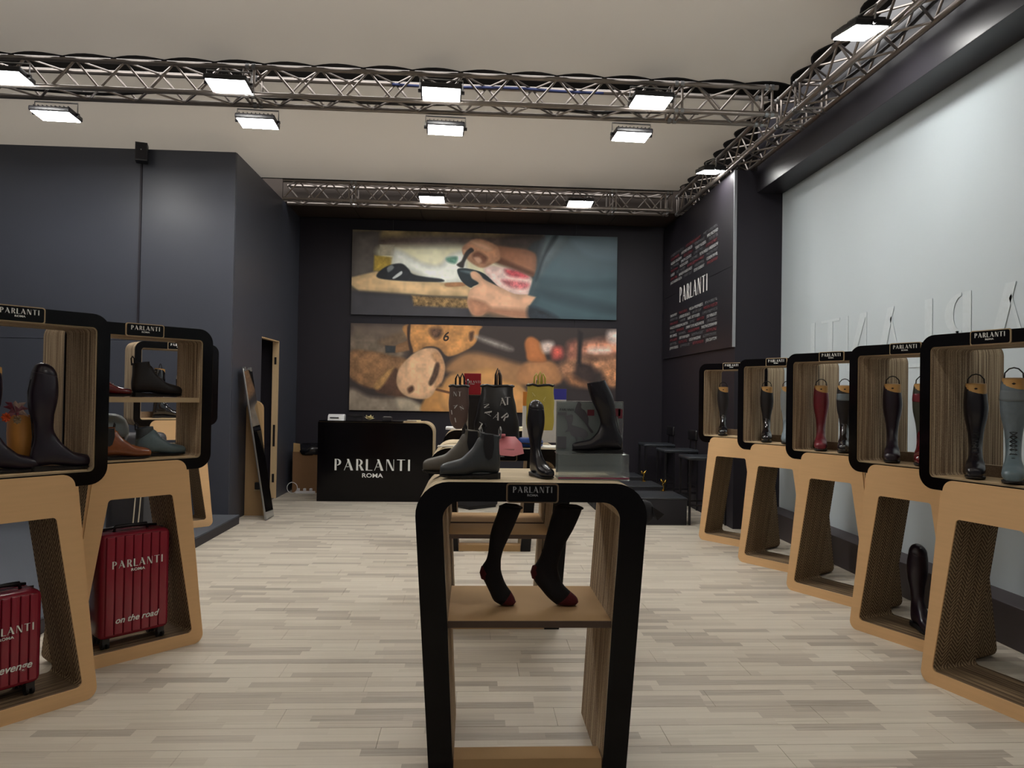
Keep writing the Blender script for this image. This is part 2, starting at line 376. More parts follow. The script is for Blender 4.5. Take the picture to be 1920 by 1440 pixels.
# stretched fabric ceiling with scalloped hems tied to the truss
def ceiling():
    Z = 4.428
    def scallop(a, b, n, amp, fixed, axis, sign):
        out = []
        for i in range(n):
            for j in range(6):
                t = (i+j/6)/n; d = amp*math.sin(math.pi*j/6)
                p = a+(b-a)*t; out.append((p, fixed+sign*d) if axis == 'x' else (fixed+sign*d, p))
        return out
    def panel(name, poly):
        bm = MB(); n = len(poly); cx = sum(p[0] for p in poly)/n; cy = sum(p[1] for p in poly)/n
        vs = [(x, y, Z) for x, y in poly]+[(x, y, Z+.004) for x, y in poly]
        bm.add(vs, [tuple(range(n)), tuple(range(n, 2*n))[::-1]]+[(i, (i+1) % n, n+(i+1) % n, n+i) for i in range(n)])
        o = structure(bm.build(name, m_ceil))
        h = MB(); h.tube([(x, y, Z-.004) for x, y in poly], .007, 5, closed=True); h.build('hem', m_dark, o)
    front = [(-8.5, -3.0)] + [(2.92, -3.0)] + scallop(-3.0, 6.6, 24, .08, 2.92, 'y', -1) + scallop(2.92, -8.5, 26, .06, 6.63, 'x', -1)
    panel('ceiling', front + [(-8.5, 6.63)])
    rear = [(-8.5, 6.98), (2.88, 6.98)] + scallop(6.98, 10.14, 9, .08, 2.92, 'y', -1) + [(2.88, 10.2), (-8.5, 10.2)]
    panel('ceiling', rear)
ceiling()

# ---------------------------------------------------------------- trusses
def tube_mesh(name, L_, r, m, n=8):
    o = MB().tube([(0, 0, 0), (L_, 0, 0)], r, n).build(name, m, smooth=True, angle=40); me = o.data; bpy.data.objects.remove(o); return me
S_ = .125
me_brace = tube_mesh('brace', math.hypot(.215, .25), .010, m_alu, 6)
me_post = tube_mesh('post', .25, .012, m_alu, 6)
def along(o, p, q):
    d = Vector(q)-Vector(p); o.location = p; o.rotation_euler = d.to_track_quat('X', 'Z').to_euler()
def truss(label, start, length, axis, joints):
    t = thing('lighting_truss', label, 'truss', start, 0 if axis == 'x' else R(90), 'aluminium lighting trusses under the fabric ceiling')
    cm = tube_mesh('chord', length, .024, m_alu, 10)
    for sy in (-S_, S_):
        for sz in (-S_, S_): mesh_obj('chord', cm, t, (0, sy, sz))
    n = int(length/.215); cnt = 0
    faces = [((0, -S_, -S_), (0, -S_, S_)), ((0, S_, -S_), (0, S_, S_)), ((0, -S_, -S_), (0, S_, -S_)), ((0, -S_, S_), (0, S_, S_))]
    tot = n*4
    for fi, (a, b) in enumerate(faces):
        for i in range(n):
            p, q = (a, b) if (i+(fi % 2)) % 2 == 0 else (b, a)
            o = mesh_obj('brace', me_brace, t); along(o, (i*.215, p[1], p[2]), ((i+1)*.215, q[1], q[2]))
    for x in joints:
        for dx in (-.045, .045):
            for a, b in faces:
                o = mesh_obj('post', me_post, t); along(o, (x+dx, a[1], a[2]), (x+dx, b[1], b[2]))
            for sy in (-S_, S_):
                for sz in (-S_, S_):
                    mesh_obj('coupler', me_coup, t, (x+dx*.6, sy, sz))
    return t
me_coup = tube_mesh('coupler', .03, .03, m_steel, 8)
truss('long aluminium truss crossing the room in the foreground below the ceiling', (-5.5, 6.765, 4.275), 8.3, 'x', [.1, 3.45, 7.35, 8.2])
truss('aluminium truss farthest back, in front of the brown boards', (-2.66, 10.345, 4.275), 5.45, 'x', [.95, 4.6, 5.4])
truss('aluminium truss running front to back beside the dark beam on the right', (3.05, .6, 4.275), 9.85, 'y', [.1, 3.0, 5.9, 6.3, 9.8])

def cable(label, pts, m_, r_=.012):
    o = MB().tube(crom([list(p) for p in pts], 4), r_, 6).build('power_cable', m_, smooth=True); tag(o, label, 'cable')
cable('black cable bundle lying along the inside of the foreground truss', [(-5.4+i*.5, 6.80+.03*math.sin(i*2.1), 4.19+.015*math.sin(i*1.3)) for i in range(16)], m_black, .016)
cable('thin blue cable lying inside the right half of the foreground truss', [(-.8+i*.4, 6.86+.02*math.sin(i*1.7), 4.385) for i in range(6)], mat('blue_cable', '#27325e'), .014)
cable('black cable lying inside the rear truss', [(-2.4+i*.5, 10.38+.03*math.sin(i*2.3), 4.19) for i in range(10)], m_black)
cable('black cable bundle lying along the side truss', [(3.08+.03*math.sin(i*1.9), 1.0+i*.6, 4.19) for i in range(15)], m_black, .016)

# ---------------------------------------------------------------- floodlights
def make_flood():
    t = thing('floodlight', 'x', 'floodlight')
    h = MB().cbox(-.18, .18, -.13, .13, 0, .045, .01).build('housing', m_black, t, smooth=True, angle=30)
    f = MB()
    for i in range(9): f.box(-.15+i*.0375-.003, -.15+i*.0375+.003, -.1, .1, .045, .065)
    f.build('cooling_fin', m_black, h)
    MB().cbox(-.165, .165, -.115, .115, -.006, .002, .002).build('diffuser', m_lamp, t)
    MB().tube([(-.19, 0, .02), (-.19, 0, .13), (.19, 0, .13), (.19, 0, .02)], .008, 6).build('bracket', m_steel, t)
    for s in (-1, 1): MB().tube([(s*.175, 0, .02), (s*.205, 0, .02)], .016, 10).build('knob', m_black, t)
    return t
fl0 = make_flood(); used = False
def flood(loc, rot, label):
    global used
    o = fl0 if not used else dup(fl0); used = True
    o.location = loc; o.rotation_euler = [R(a) for a in rot]; o['label'] = label; o['group'] = 'LED floodlights hung on the trusses'
for x, n in ((-4.05, 'leftmost, cut by the frame'), (-2.17, 'second from the left'), (-.32, 'third from the left'), (1.56, 'rightmost')):
    flood((x, 6.47, 4.15), (-3, 0, 3), 'lit floodlight on the near side of the foreground truss, '+n)
for x, n in ((-3.92, 'leftmost'), (-2.07, 'second from the left'), (-.3, 'third from the left'), (1.5, 'rightmost')):
    flood((x, 7.0, 4.02), (-1, 0, 3), 'lit floodlight hanging below the far side of the foreground truss, '+n)
flood((-.6, 10.06, 4.16), (-4, 0, 0), 'lit floodlight on the rear truss above the left half of the wall prints')
flood((1.45, 10.06, 4.16), (-4, 0, 0), 'lit floodlight on the rear truss above the right half of the wall prints')
flood((2.76, 8.45, 4.16), (0, -10, 90), 'lit floodlight on the side truss nearest the banner of names')
flood((2.74, 5.08, 4.14), (0, -10, 90), 'large lit floodlight on the side truss, top right of the picture')
for x, y, n_ in ((-3.2, 1.6, 'on the left'), (1.4, 1.2, 'on the right')):
    flood((x, y, 4.15), (0, 0, 0), 'floodlight above the viewer, outside the picture, '+n_)

# ---------------------------------------------------------------- lettering
def glyphs():
    P = [[(0, 0), (.17, 0), (.17, 1), (0, 1)], arc(.2, .71, .36, .29, 90, -90)+arc(.2, .71, .17, .24, -90, 90)]
    A = [[(0, 0), (.045, 0), (.36, .80), (.32, .86)], [(.24, 1), (.42, 1), (.80, 0), (.58, 0)], [(.17, .30), (.42, .30), (.42, .345), (.19, .345)]]
    Rr = P+[[(.24, .47), (.40, .47), (.68, 0), (.44, 0)]]
    L_ = [[(0, 0), (.18, 0), (.18, 1), (0, 1)], [(.18, 0), (.58, 0), (.58, .055), (.18, .055)]]
    N_ = [[(0, 0), (.04, 0), (.04, .93), (0, 1)], [(0, 1), (.2, 1), (.66, 0), (.50, 0)], [(.62, .07), (.66, 0), (.66, 1), (.62, 1)]]
    T = [[(0, .95), (.72, .95), (.72, 1), (0, 1)], [(.27, 0), (.45, 0), (.45, .95), (.27, .95)]]
    I = [[(0, 0), (.17, 0), (.17, 1), (0, 1)]]
    return {'P': (P, .56), 'A': (A, .80), 'R': (Rr, .68), 'L': (L_, .58), 'N': (N_, .66), 'T': (T, .72), 'I': (I, .17)}
GL = glyphs()
def logo_mesh(name, m, width=1.0, thick=.01, flip=False):
    """stencil capitals, centred on x, standing in XZ, front at y=0"""
    word = 'PARLANTI'; gapx = .26; x = 0; polys = []
    for i, ch in enumerate(word):
        g, wd = GL[ch]; polys += [[(x+a, b) for a, b in p] for p in g]
        x += wd + (gapx if not (ch in 'LR' ) else .16)
    tot = x-gapx; k = width/tot; mb = MB()
    for i, p in enumerate(polys): mb.prism([((a-tot/2)*k*(-1 if flip else 1), b*k) for a, b in p], -(i % 3)*.12*thick, thick)
    o = mb.build(name, m); me = o.data; bpy.data.objects.remove(o); return me, k
def text_mesh(txt, size, m, thick=.0, shear=0, sx=1.0, bold=0.0, align='CENTER'):
    cu = bpy.data.curves.new('t', 'FONT'); cu.body = txt; cu.size = size; cu.align_x = align; cu.extrude = thick; cu.shear = shear
    cu.offset = bold; cu.resolution_u = 3
    o = bpy.data.objects.new('t', cu); COL.objects.link(o); dg = bpy.context.evaluated_depsgraph_get()
    me = bpy.data.meshes.new_from_object(o.evaluated_get(dg)); bpy.data.objects.remove(o)
    for v in me.vertices: v.co = Vector((v.co.x*sx, -v.co.z, v.co.y))
    me.materials.clear(); me.materials.append(m); return me
ME_LOGO, KL = logo_mesh('logo', m_white, 1.0, .004)
ME_ROMA = text_mesh('ROMA', .078, m_white, .002, sx=1.25, bold=.0012)
def logo(parent, loc, width, roma=True, m=None, rot=(0, 0, 0)):
    o = mesh_obj('lettering', ME_LOGO, parent, loc, rot, (width, .5, width))
    r = None
    if roma: r = mesh_obj('lettering', ME_ROMA, parent, (loc[0], loc[1], loc[2]-width*.092), rot, (width, .5, width))
    if m:
        for q in (o, r):
            if q: q.data = q.data.copy(); q.data.materials[0] = m
    return o

# ---------------------------------------------------------------- display stands
W, D, H1 = .8, .31, 1.855
def make_stand():
    t = thing('display_stand', 'x', 'display stand')
    out = rpoly([(0, 1.03, .085), (W, 1.03, .085), (W, H1, .085), (0, H1, .085)], 8)
    inn = rpoly([(.065, 1.10, .02), (.735, 1.10, .02), (.735, 1.785, .02), (.065, 1.785, .02)], 8)
    inp = rpoly([(.06, 1.094, .024), (.74, 1.094, .024), (.74, 1.79, .024), (.06, 1.79, .024)], 8)
    MB().ring(out, inn, 0, D, 0, 1).build('display_box', [m_rim, m_corr], t, smooth=True, angle=40)
    MB().box(.088, .712, .004, D-.046, 1.1003, 1.103).build('box_floor', m_palek, t)
    MB().ring(out, inp, -.0062, -.0002).build('front_plate', m_gloss, t, smooth=True, angle=40)
    bo = rpoly([(.022, 0, .05), (.778, 0, .05), (.668, 1.028, .002), (.132, 1.028, .002)], 8)
    bi = rpoly([(.092, .07, .025), (.708, .07, .025), (.572, .893, .02), (.228, .893, .02)], 8)
    MB().ring(bo, bi, -.006, D, 0, 1).build('base_frame', [m_kraft, m_herr], t, smooth=True, angle=40)
    fo = rpoly([(.022, 0, .05), (.778, 0, .05), (.645, 1.088, .06), (.155, 1.088, .06)], 8)
    MB().ring(fo, bi, -.0135, -.0064).build('base_front', m_kraft, t, smooth=True, angle=40)
    MB().box(.067, .733, D-.045, D-.005, 1.101, 1.165).build('back_ledge', m_corr, t)
    pl = MB().prism(rpoly([(.295, 1.785, .012), (.505, 1.785, .012), (.505, 1.859, .012), (.295, 1.859, .012)], 5), -.012, -.0064).build('name_plate', m_rim, t)
    MB().prism(rpoly([(.301, 1.790, .009), (.499, 1.790, .009), (.499, 1.854, .009), (.301, 1.854, .009)], 5), -.0145, -.0122).build('plate_face', m_gloss, pl)
    logo(pl, (.4, -.0168, 1.822), .155)
    for s, x in ((1, .745), (-1, .055)):
        MB().box(-.012, .012, -.0, .03, -.04, .04).build('edge_clip', m_black, t, (), ()) if False else None
    return t
st0 = make_stand(); st_used = False
STAND = {}
def stand(key, x, y, a, side, label, z=0):
    global st_used
    o = st0 if not st_used else dup(st0); st_used = True
    s, c_ = math.sin(R(a)), math.cos(R(a))
    if side > 0: o.location = (x, y, z); rz = -(math.pi/2-R(a))
    else: o.location = (x-s*W, y-c_*W, z); rz = math.pi/2-R(a)
    o.rotation_euler = (0, 0, rz); o['label'] = label
    o['group'] = 'cardboard display stands along the right wall' if side > 0 else 'cardboard display stands on the left'
    STAND[key] = (Vector(o.location), rz, o); return o
stand('R5', 2.445, 3.865, 17.5, 1, 'nearest right-hand stand, cut by the frame, holding black and grey laced boots')
stand('R4', 2.510, 4.737, 24.0, 1, 'second right-hand stand from the viewer, with a tall boot standing in its base')
stand('R3', 2.499, 5.689, 28.7, 1, 'middle stand of the right row, holding the burgundy boot')
stand('R2', 2.461, 6.647, 33.7, 1, 'fourth right-hand stand from the viewer, in front of the pale wall corner')
stand('R1', 2.414, 7.665, 36.8, 1, 'farthest right-hand stand, below the banner of names')
stand('L1', -1.784, 3.693, 38.6, -1, 'nearest left-hand stand, cut by the frame, with a wooden vase and suitcase')
stand('L2', -1.564, 4.482, 43.2, -1, 'second left-hand stand with a middle shelf of shoes and a suitcase below')
stand('L3', -2.62, 7.69, 50.0, -1, 'left-hand stand farthest back on the raised platform, seen through the shelf stand', z=.10)
MB().box(.067, .733, .02, D-.01, 1.42, 1.447).build('middle_shelf', m_kraft2, STAND['L2'][2])
MB().box(.068, .732, .012, .0195, 1.42, 1.447).build('shelf_edge', m_rim, STAND['L2'][2])
def loc_in(key, u, b, z):
    p, rz, _ = STAND[key]
    return Vector((p.x+math.cos(rz)*u-math.sin(rz)*b, p.y+math.sin(rz)*u+math.cos(rz)*b, p.z+z))
def rz_in(key, deg=0): return STAND[key][1]+R(deg)

# ---------------------------------------------------------------- boots
def loft(secs, n=20, sub=3, e=2.3, open_top=True, cap0=True):
    """sections (Fy, Fz, By, Bz, half width); the ribs sweep from toe to top"""
    S = crom(secs, sub) if sub > 1 else secs; mb = MB(); vs = []
    for Fy, Fz, By, Bz, w_ in S:
        cy, cz, ay, az = (Fy+By)/2, (Fz+Bz)/2, (Fy-By)/2, (Fz-Bz)/2
        for j in range(n):
            t = 2*math.pi*j/n; c, s = math.cos(t), math.sin(t)
            pc = math.copysign(abs(c)**(2/e), c); ps = math.copysign(abs(s)**(2/e), s)
            vs.append((w_*ps, cy+ay*pc, cz+az*pc))
    fs = []
    for i in range(len(S)-1):
        for j in range(n): fs.append((i*n+j, i*n+(j+1) % n, (i+1)*n+(j+1) % n, (i+1)*n+j))
    if cap0: fs.append(tuple(range(n))[::-1])
    k = len(S)-1
    if open_top:
        Fy, Fz, By, Bz, w_ = S[-1]; cy, cz = (Fy+By)/2, (Fz+Bz)/2
        b0 = len(vs)
        for sc, dz in ((.9, 0), (.86, -.05)):
            for j in range(n):
                x, y, z = vs[k*n+j]; vs.append((x*sc, cy+(y-cy)*sc, cz+(z-cz)*sc+dz))
        for j in range(n):
            fs.append((k*n+j, k*n+(j+1) % n, b0+(j+1) % n, b0+j)); fs.append((b0+j, b0+(j+1) % n, b0+n+(j+1) % n, b0+n+j))
        fs.append(tuple(b0+n+j for j in range(n)))
    else: fs.append(tuple(k*n+j for j in range(n)))
    return mb.add(vs, fs)
FOOT = [(.285, .044, .285, .026, .010), (.281, .058, .280, .015, .028), (.262, .070, .262, .012, .040), (.225, .080, .225, .010, .048), (.185, .092, .185, .011, .048),
        (.158, .115, .150, .018, .045), (.132, .140, .10, .028, .038), (.116, .165, .05, .026, .036), (.105, .185, .004, .026, .035), (.098, .20, -.006, .065, .034)]
TALL = FOOT+[(.094, .222, -.002, .11, .034), (.094, .25, .006, .165, .036), (.096, .29, .002, .235, .042), (.106, .345, -.018, .32, .056), (.110, .40, -.022, .40, .0605), (.107, .455, -.010, .47, .056), (.104, .475, -.006, .50, .053)]
ANKLE = FOOT[:-1]+[(.096, .190, -.006, .07, .036), (.092, .20, -.002, .12, .038), (.09, .205, .0, .165, .040), (.09, .212, -.002, .198, .041)]
SHOE = [(.284, .036, .284, .026, .008), (.280, .046, .279, .015, .024), (.262, .052, .262, .012, .036), (.225, .058, .225, .012, .045), (.185, .070, .185, .013, .046), (.155, .088, .14, .02, .042), (.13, .092, .08, .028, .036), (.10, .086, .02, .035, .032), (.07, .085, -.004, .07, .03)]
def outline():
    pts = []
    for y, w_ in ((.289, .004), (.284, .022), (.268, .038), (.23, .050), (.18, .052), (.13, .042), (.08, .038), (.04, .037), (.006, .033), (-.008, .018)): pts.append((w_, y))
    return pts
def make_sole(parent, m=None, chunky=0):
    h = outline(); full = [(x, y) for x, y in h]+[(-x, y) for x, y in reversed(h)]
    n = len(full); mb = MB(); zt = lambda y: .0135+max(0, (.10-y))*.16 if y < .10 else .0135+max(0, y-.25)*.12
    vs = [(x*.90, y*.985, (0 if y < .075 else (.003+max(0, y-.24)*.12 if chunky == 0 else 0))) for x, y in full]+[(x*.97, y, min(zt(y), .028)+chunky) for x, y in full]
    mb.add(vs, [tuple(range(n)), tuple(range(n, 2*n))[::-1]]+[(i, (i+1) % n, n+(i+1) % n, n+i) for i in range(n)])
    return mb.build('sole', m or m_sole, parent)
def laces(parent, pts, m=m_black, w_=.016, r=.0022):
    mb = MB()
    for i, (y, z) in enumerate(pts):
        mb.tube([(-w_, y-.006, z), (0, y+.004, z+.003), (w_, y-.006, z)], r, 5)
        if i+1 < len(pts):
            y2, z2 = pts[i+1]
            mb.tube([(-w_, y-.006, z), (w_, y2-.006, z2)], r*.8, 4); mb.tube([(w_, y-.006, z), (-w_, y2-.006, z2)], r*.8, 4)
    return mb.build('laces', m, parent)
CACHE = {}
def boot(label, loc, rz, kind='tall', m=m_lea, m2=None, tree=True, lace=None, scale=1.0, cuff=None, group=None, crest=False, sole=None, cat='boot', gore=None, hs=1.0, tab=None, lean=0):
    key = (kind, m.name, m2.name if m2 else '', tree, lace.name if lace else '', cuff.name if cuff else '', crest, gore.name if gore else '', tab.name if tab else '')
    if key in CACHE:
        t = dup(CACHE[key]); t.scale = (1, 1, 1)
        if 'group' in t: del t['group']
    else:
        nm = {'tall': 'riding_boot', 'ankle': 'ankle_boot', 'shoe': 'laced_shoe'}[kind]
        t = thing(nm, label, cat)
        secs = {'tall': TALL, 'ankle': ANKLE, 'shoe': SHOE}[kind]
        def slant(o, k=.42):
            for v in o.data.vertices:
                if v.co.z > .36: v.co.z += v.co.x*k*min(1, (v.co.z-.36)/.08)
            return o
        sl = slant if (kind == 'tall' and tree) else (lambda o: o)
        if m2:   # foot in its own leather
            loft(secs[:11], open_top=False).build('foot', m, t, smooth=True)
            sl(loft(secs[10:], open_top=True, cap0=True).build('shaft', m2, t, smooth=True))
        else: sl(loft(secs, open_top=True).build('upper', m, t, smooth=True))
        make_sole(t, sole)
        if kind == 'tall' and crest:      # raised dressage arch at the outside of the top
            loft([(.104, .472, -.006, .497, .0535), (.10, .495, .0, .515, .05), (.085, .522, .01, .535, .036), (.065, .538, .03, .545, .016)], open_top=False, sub=3).build('top_arch', m2 or m, t, smooth=True)
            loft([(.088, .515, .075, .51, .014), (.082, .53, .07, .524, .004)], open_top=False, sub=1, n=10).build('badge', m_steel, t, smooth=True)
        if kind == 'tall' and tree:
            loft([(.100, .43, .002, .44, .050), (.104, .455, .002, .49, .0515), (.106, .475, .004, .51, .0515), (.106, .50, .004, .520, .051), (.104, .515, .006, .524, .05)], open_top=False, sub=2).build('boot_tree', m_tree, t, smooth=True)
            mb = MB(); mb.tube([(-.04, .06, .52), (-.038, .06, .545), (-.02, .06, .566), (0, .06, .572), (.02, .06, .566), (.038, .06, .545), (.04, .06, .52)], .0035, 6)
            mb.build('handle', m_wire, t, smooth=True)
            loft([(.1085, .485, .1062, .485, .002), (.1085, .490, .1062, .490, .010), (.1085, .495, .1062, .495, .002)], open_top=False, sub=1, n=8).build('stamp', m_wire, t)
        if kind == 'tall':
            MB().tube([(-.002, .1, .2), (-.002, -.0005, .12), (-.001, .003, .17), (0, -.004, .25), (0, -.0175, .33), (0, -.0225, .40), (0, -.012, .46)][1:], .0028, 5).build('zip', m_black, t)
        if cuff:
            loft([(.1115, .40, -.0235, .415, .062), (.1105, .43, -.019, .445, .0605), (.108, .455, -.012, .475, .0575)], open_top=True, sub=2, cap0=True).build('cuff', cuff, t, smooth=True); sl(t.children[-1])
        if lace:
            if kind == 'tall': laces(t, [(.150, .118), (.136, .138), (.122, .160), (.112, .18), (.104, .2), (.101, .222), (.1005, .245)], lace)
            elif kind == 'ankle': laces(t, [(.168, .098), (.153, .114), (.139, .134), (.127, .153), (.113, .172)], lace)
            else: laces(t, [(.178, .0745), (.165, .083), (.15, .0905)], lace)
        if kind == 'ankle' and gore:
            for s in (-1, 1):
                mb = MB(); P_ = [(.03, .205), (.075, .205), (.078, .15), (.066, .10), (.05, .088), (.034, .10), (.026, .15)]
                mb.prism(P_, s*.0375, s*.0415, axis='x'); mb.build('elastic_gusset', gore, t)
        if tab or kind == 'ankle':
            mb = MB()
            mb.tube([(-.008, -.004, .185), (-.008, -.008, .225), (0, -.004, .238), (.008, .002, .225), (.008, .004, .19)], .004, 6)
            if gore: mb.tube([(-.008, .092, .19), (-.008, .096, .225), (0, .090, .236), (.008, .084, .222), (.008, .082, .19)], .004, 6)
            if kind == 'ankle': mb.build('pull_tab', tab or m_dark, t)
        CACHE[key] = t
    if lean:
        for ch in t.children:
            ch.data = ch.data.copy()
            for v in ch.data.vertices: v.co.y += lean*max(0, v.co.z-.10)
    t.location = loc; t.rotation_euler = (0, 0, rz); t.scale = (scale, scale, scale*hs); t['label'] = label; t['category'] = cat
    if group: t['group'] = group
    return t
# boots: local +Y is the toe direction. In a stand: facing the aisle = local -Y of the stand
F = 180
def inst(key, u, b=.275, z=1.104, turn=0): return dict(loc=loc_in(key, u, b, z), rz=rz_in(key, F+turn))
def face(key, u, b=.225, z=1.104):
    p = loc_in(key, u, b, z); return dict(loc=p, rz=math.atan2(p.x, -p.y)+math.pi if False else math.atan2(-p.y, -p.x)-math.pi/2)
GR = 'tall riding boots shown in the stands'
boot('tall black laced field boot in the nearest right-hand stand, with tan wooden insert', **face('R5', .15), m=m_lea, lace=m_black, group=GR, scale=.95)
boot('tall grey laced boot with striped grey cuff at the right edge of the picture', **face('R5', .355), m=m_teal, m2=m_grey, lace=m_black, cuff=mat('grey_suede', '#6f777c', rough=.8), group=GR, scale=1.0)
boot('tall plum-black boot with tan insert in the second right-hand stand', **face('R4', .15), m=m_purple, group=GR, scale=.97)
boot('tall olive boot with red foot and red cuff, half hidden in the second right-hand stand', **face('R4', .36), m=m_redp, m2=m_olive, cuff=m_burg, group=GR, scale=.97)
boot('tall burgundy riding boot with tan insert in the middle right-hand stand', **face('R3', .15), m=m_burg, group=GR, scale=.97)
boot('tall black boot beside the burgundy one in the middle right-hand stand', **face('R3', .355), m=m_leap, m2=m_leam, cuff=m_grey, group=GR, scale=.97)
boot('tall black boot with shiny foot in the fourth right-hand stand', **face('R2', .15), m=m_leap, m2=m_leam, group=GR, scale=.97)
boot('tall pale grey boot, mostly hidden at the edge of the fourth right-hand stand', **face('R2', .36), m=m_grey, m2=mat('light_grey_leather', '#8b9296', rough=.4), group=GR, scale=.97)
boot('tall black boot with tan insert in the farthest right-hand stand', **face('R1', .145), m=m_leap, m2=m_leam, group=GR, scale=.98)
boot('tall plum boot without insert standing in the base of the second right-hand stand', loc=loc_in('R4', .315, .22, .071), rz=rz_in('R4', -90-30), m=m_purple, tree=False, crest=True, group=GR, scale=.96)
boot('tall dark plum dressage boot with raised arch in the nearest left-hand stand', loc=loc_in('L1', .50, .085, 1.104), rz=rz_in('L1', -93), m=m_purple, tree=False, crest=True, group=GR, scale=.93)
boot('tall dark boot with tan insert cut by the left edge of the picture', loc=loc_in('L1', .275, .10, 1.104), rz=rz_in('L1', -90), m=m_purple, tree=True, group=GR, scale=.93)
boot('black patent laced boot in the platform stand seen through the left shelf', loc=loc_in('L3', .24, .2, 1.104), rz=rz_in('L3', -90), m=m_leap, tree=True, lace=m_white, group=GR, scale=.95)
boot('black patent boot with white cuff in the platform stand behind the left shelf', loc=loc_in('L3', .48, .22, 1.104), rz=rz_in('L3', -110), m=m_leap, m2=m_leam, cuff=m_white, group=GR, scale=.95)
GA = 'shoes on the left shelf stand'
boot('black laced ankle boot on the middle shelf of the left stand', loc=loc_in('L2', .405, .15, 1.448), rz=rz_in('L2', -90), kind='ankle', m=m_leam, lace=m_black, group=GA, scale=.98, cat='ankle boot')
boot('red patent laced shoe half hidden on the middle shelf', loc=loc_in('L2', .12, .13, 1.448), rz=rz_in('L2', -90), kind='shoe', m=m_redp, lace=m_burg, group=GA, scale=.95, cat='shoe')
boot('cognac brown chelsea ankle boot in the bottom of the left shelf stand', loc=loc_in('L2', .185, .055, 1.104), rz=rz_in('L2', -90), kind='ankle', m=m_cognac, gore=m_black, group=GA, scale=1.0, cat='ankle boot', hs=.85)
boot('grey-blue laced ankle boot beside the cognac one in the left shelf stand', loc=loc_in('L2', .43, .14, 1.104), rz=rz_in('L2', -90), kind='ankle', m=m_teal, m2=m_tealdk, lace=mat('pale_lace', '#b8c4c4'), group=GA, scale=.98, cat='ankle boot', hs=.84)

# ---------------------------------------------------------------- tables
def make_table(depth):
    Wt, Wb, Ht = .94, .78, 1.15; e = (Wt-Wb)/2
    x = lambda z: e*(1-z/Ht)
    def line(corners, k=8): return corners
    outer = [(-Wb/2, 0), (-Wb/2-e*.5, Ht*.5)]+rc((-Wt/2, Ht), (-Wb/2, 0), (Wt/2, Ht), .13)+rc((Wt/2, Ht), (-Wt/2, Ht), (Wb/2, 0), .13)+[(Wb/2+e*.5, Ht*.5), (Wb/2, 0)]
    il, ir = -Wt/2+.113, Wt/2-.113
    inner = [(-Wb/2+.095, 0), ((-Wb/2+.095+il)/2, Ht*.5)]+rc((il, Ht-.076), (-Wb/2+.095, 0), (ir, Ht-.076), .07)+rc((ir, Ht-.076), (il, Ht-.076), (Wb/2-.095, 0), .07)+[((Wb/2-.095+ir)/2, Ht*.5), (Wb/2-.095, 0)]
    t = thing('display_table', 'x', 'display table')
    n = len(outer); body = MB()
    body.ring(outer, inner, 0, depth, 0, 1, closed=False)
    # the top band takes the pale layered look, the legs the dark one
    for idx, f in enumerate(body.f):
        zs = [body.v[i][2] for i in f]; xs = [abs(body.v[i][0]) for i in f]
        if body.mi[idx] == 1 and min(zs) > Ht-.14 and all(Vector((body.v[i][0], body.v[i][2])).length > 1.04 for i in f): body.mi[idx] = 2
    body.build('table_frame', [m_rim, m_corr, m_corrl], t, smooth=True, angle=40)
    MB().ring(outer, inner, -.006, -.0003, closed=False).build('front_plate', m_gloss, t, smooth=True, angle=40)
    zi = .60; xi = Wb/2-.095+(Wt/2-.113-(Wb/2-.095))*(zi/Ht)
    sh = MB().box(-xi+.001, xi-.001, .01, depth-.01, zi-.026, zi).build('shelf', m_kraft2, t)
    MB().box(-xi+.002, xi-.002, .004, .0095, zi-.026, zi).build('shelf_edge', mat('dark_board_edge', '#4a3a30', rough=.9), sh)
    MB().box(-.294, .294, .0, .1, .001, .06).build('foot_bar', m_kraft2, t)
    pl = MB().prism(rpoly([(-.104, Ht-.079, .012), (.104, Ht-.079, .012), (.104, Ht-.002, .012), (-.104, Ht-.002, .012)], 5), -.0115, -.0062).build('name_plate', mat('dull_brass_rim', '#6e5a44', rough=.6), t)
    MB().prism(rpoly([(-.098, Ht-.074, .009), (.098, Ht-.074, .009), (.098, Ht-.007, .009), (-.098, Ht-.007, .009)], 5), -.014, -.0117).build('plate_face', m_gloss, pl)
    logo(pl, (0, -.0162, Ht-.038), .155, m=mat('grey_print', '#8f9094'))
    return t
def rc(p, a, b, r, k=8):
    p, a, b = Vector(p), Vector(a), Vector(b); da = (a-p).normalized(); db = (b-p).normalized(); th = da.angle(db)/2
    t = r/math.tan(th); c = p+(da+db).normalized()*(r/math.sin(th)); s0 = p+da*t-c; s1 = p+db*t-c
    a0 = math.atan2(s0.y, s0.x); a1 = math.atan2(s1.y, s1.x); d = (a1-a0+math.pi) % (2*math.pi)-math.pi
    return [(c.x+r*math.cos(a0+d*j/k), c.y+r*math.sin(a0+d*j/k)) for j in range(k+1)]
GT = 'black-fronted cardboard display tables in the middle of the room'
t1 = make_table(.55); t1.location = (.245, 2.9, 0); t1['label'] = 'front black-faced cardboard display table with sock forms on its shelf'; t1['group'] = GT
t2 = make_table(.42); t2.location = (.19, 4.68, 0); t2['label'] = 'second display table, carrying the bags and the pink cap'; t2['group'] = GT
dup(t2, (.19, 5.14, 0), 0, 'third display table, standing directly behind the one with the bags', GT)
dup(t2, (.19, 6.98, 0), 0, 'display table farthest back, next to the counter', GT)

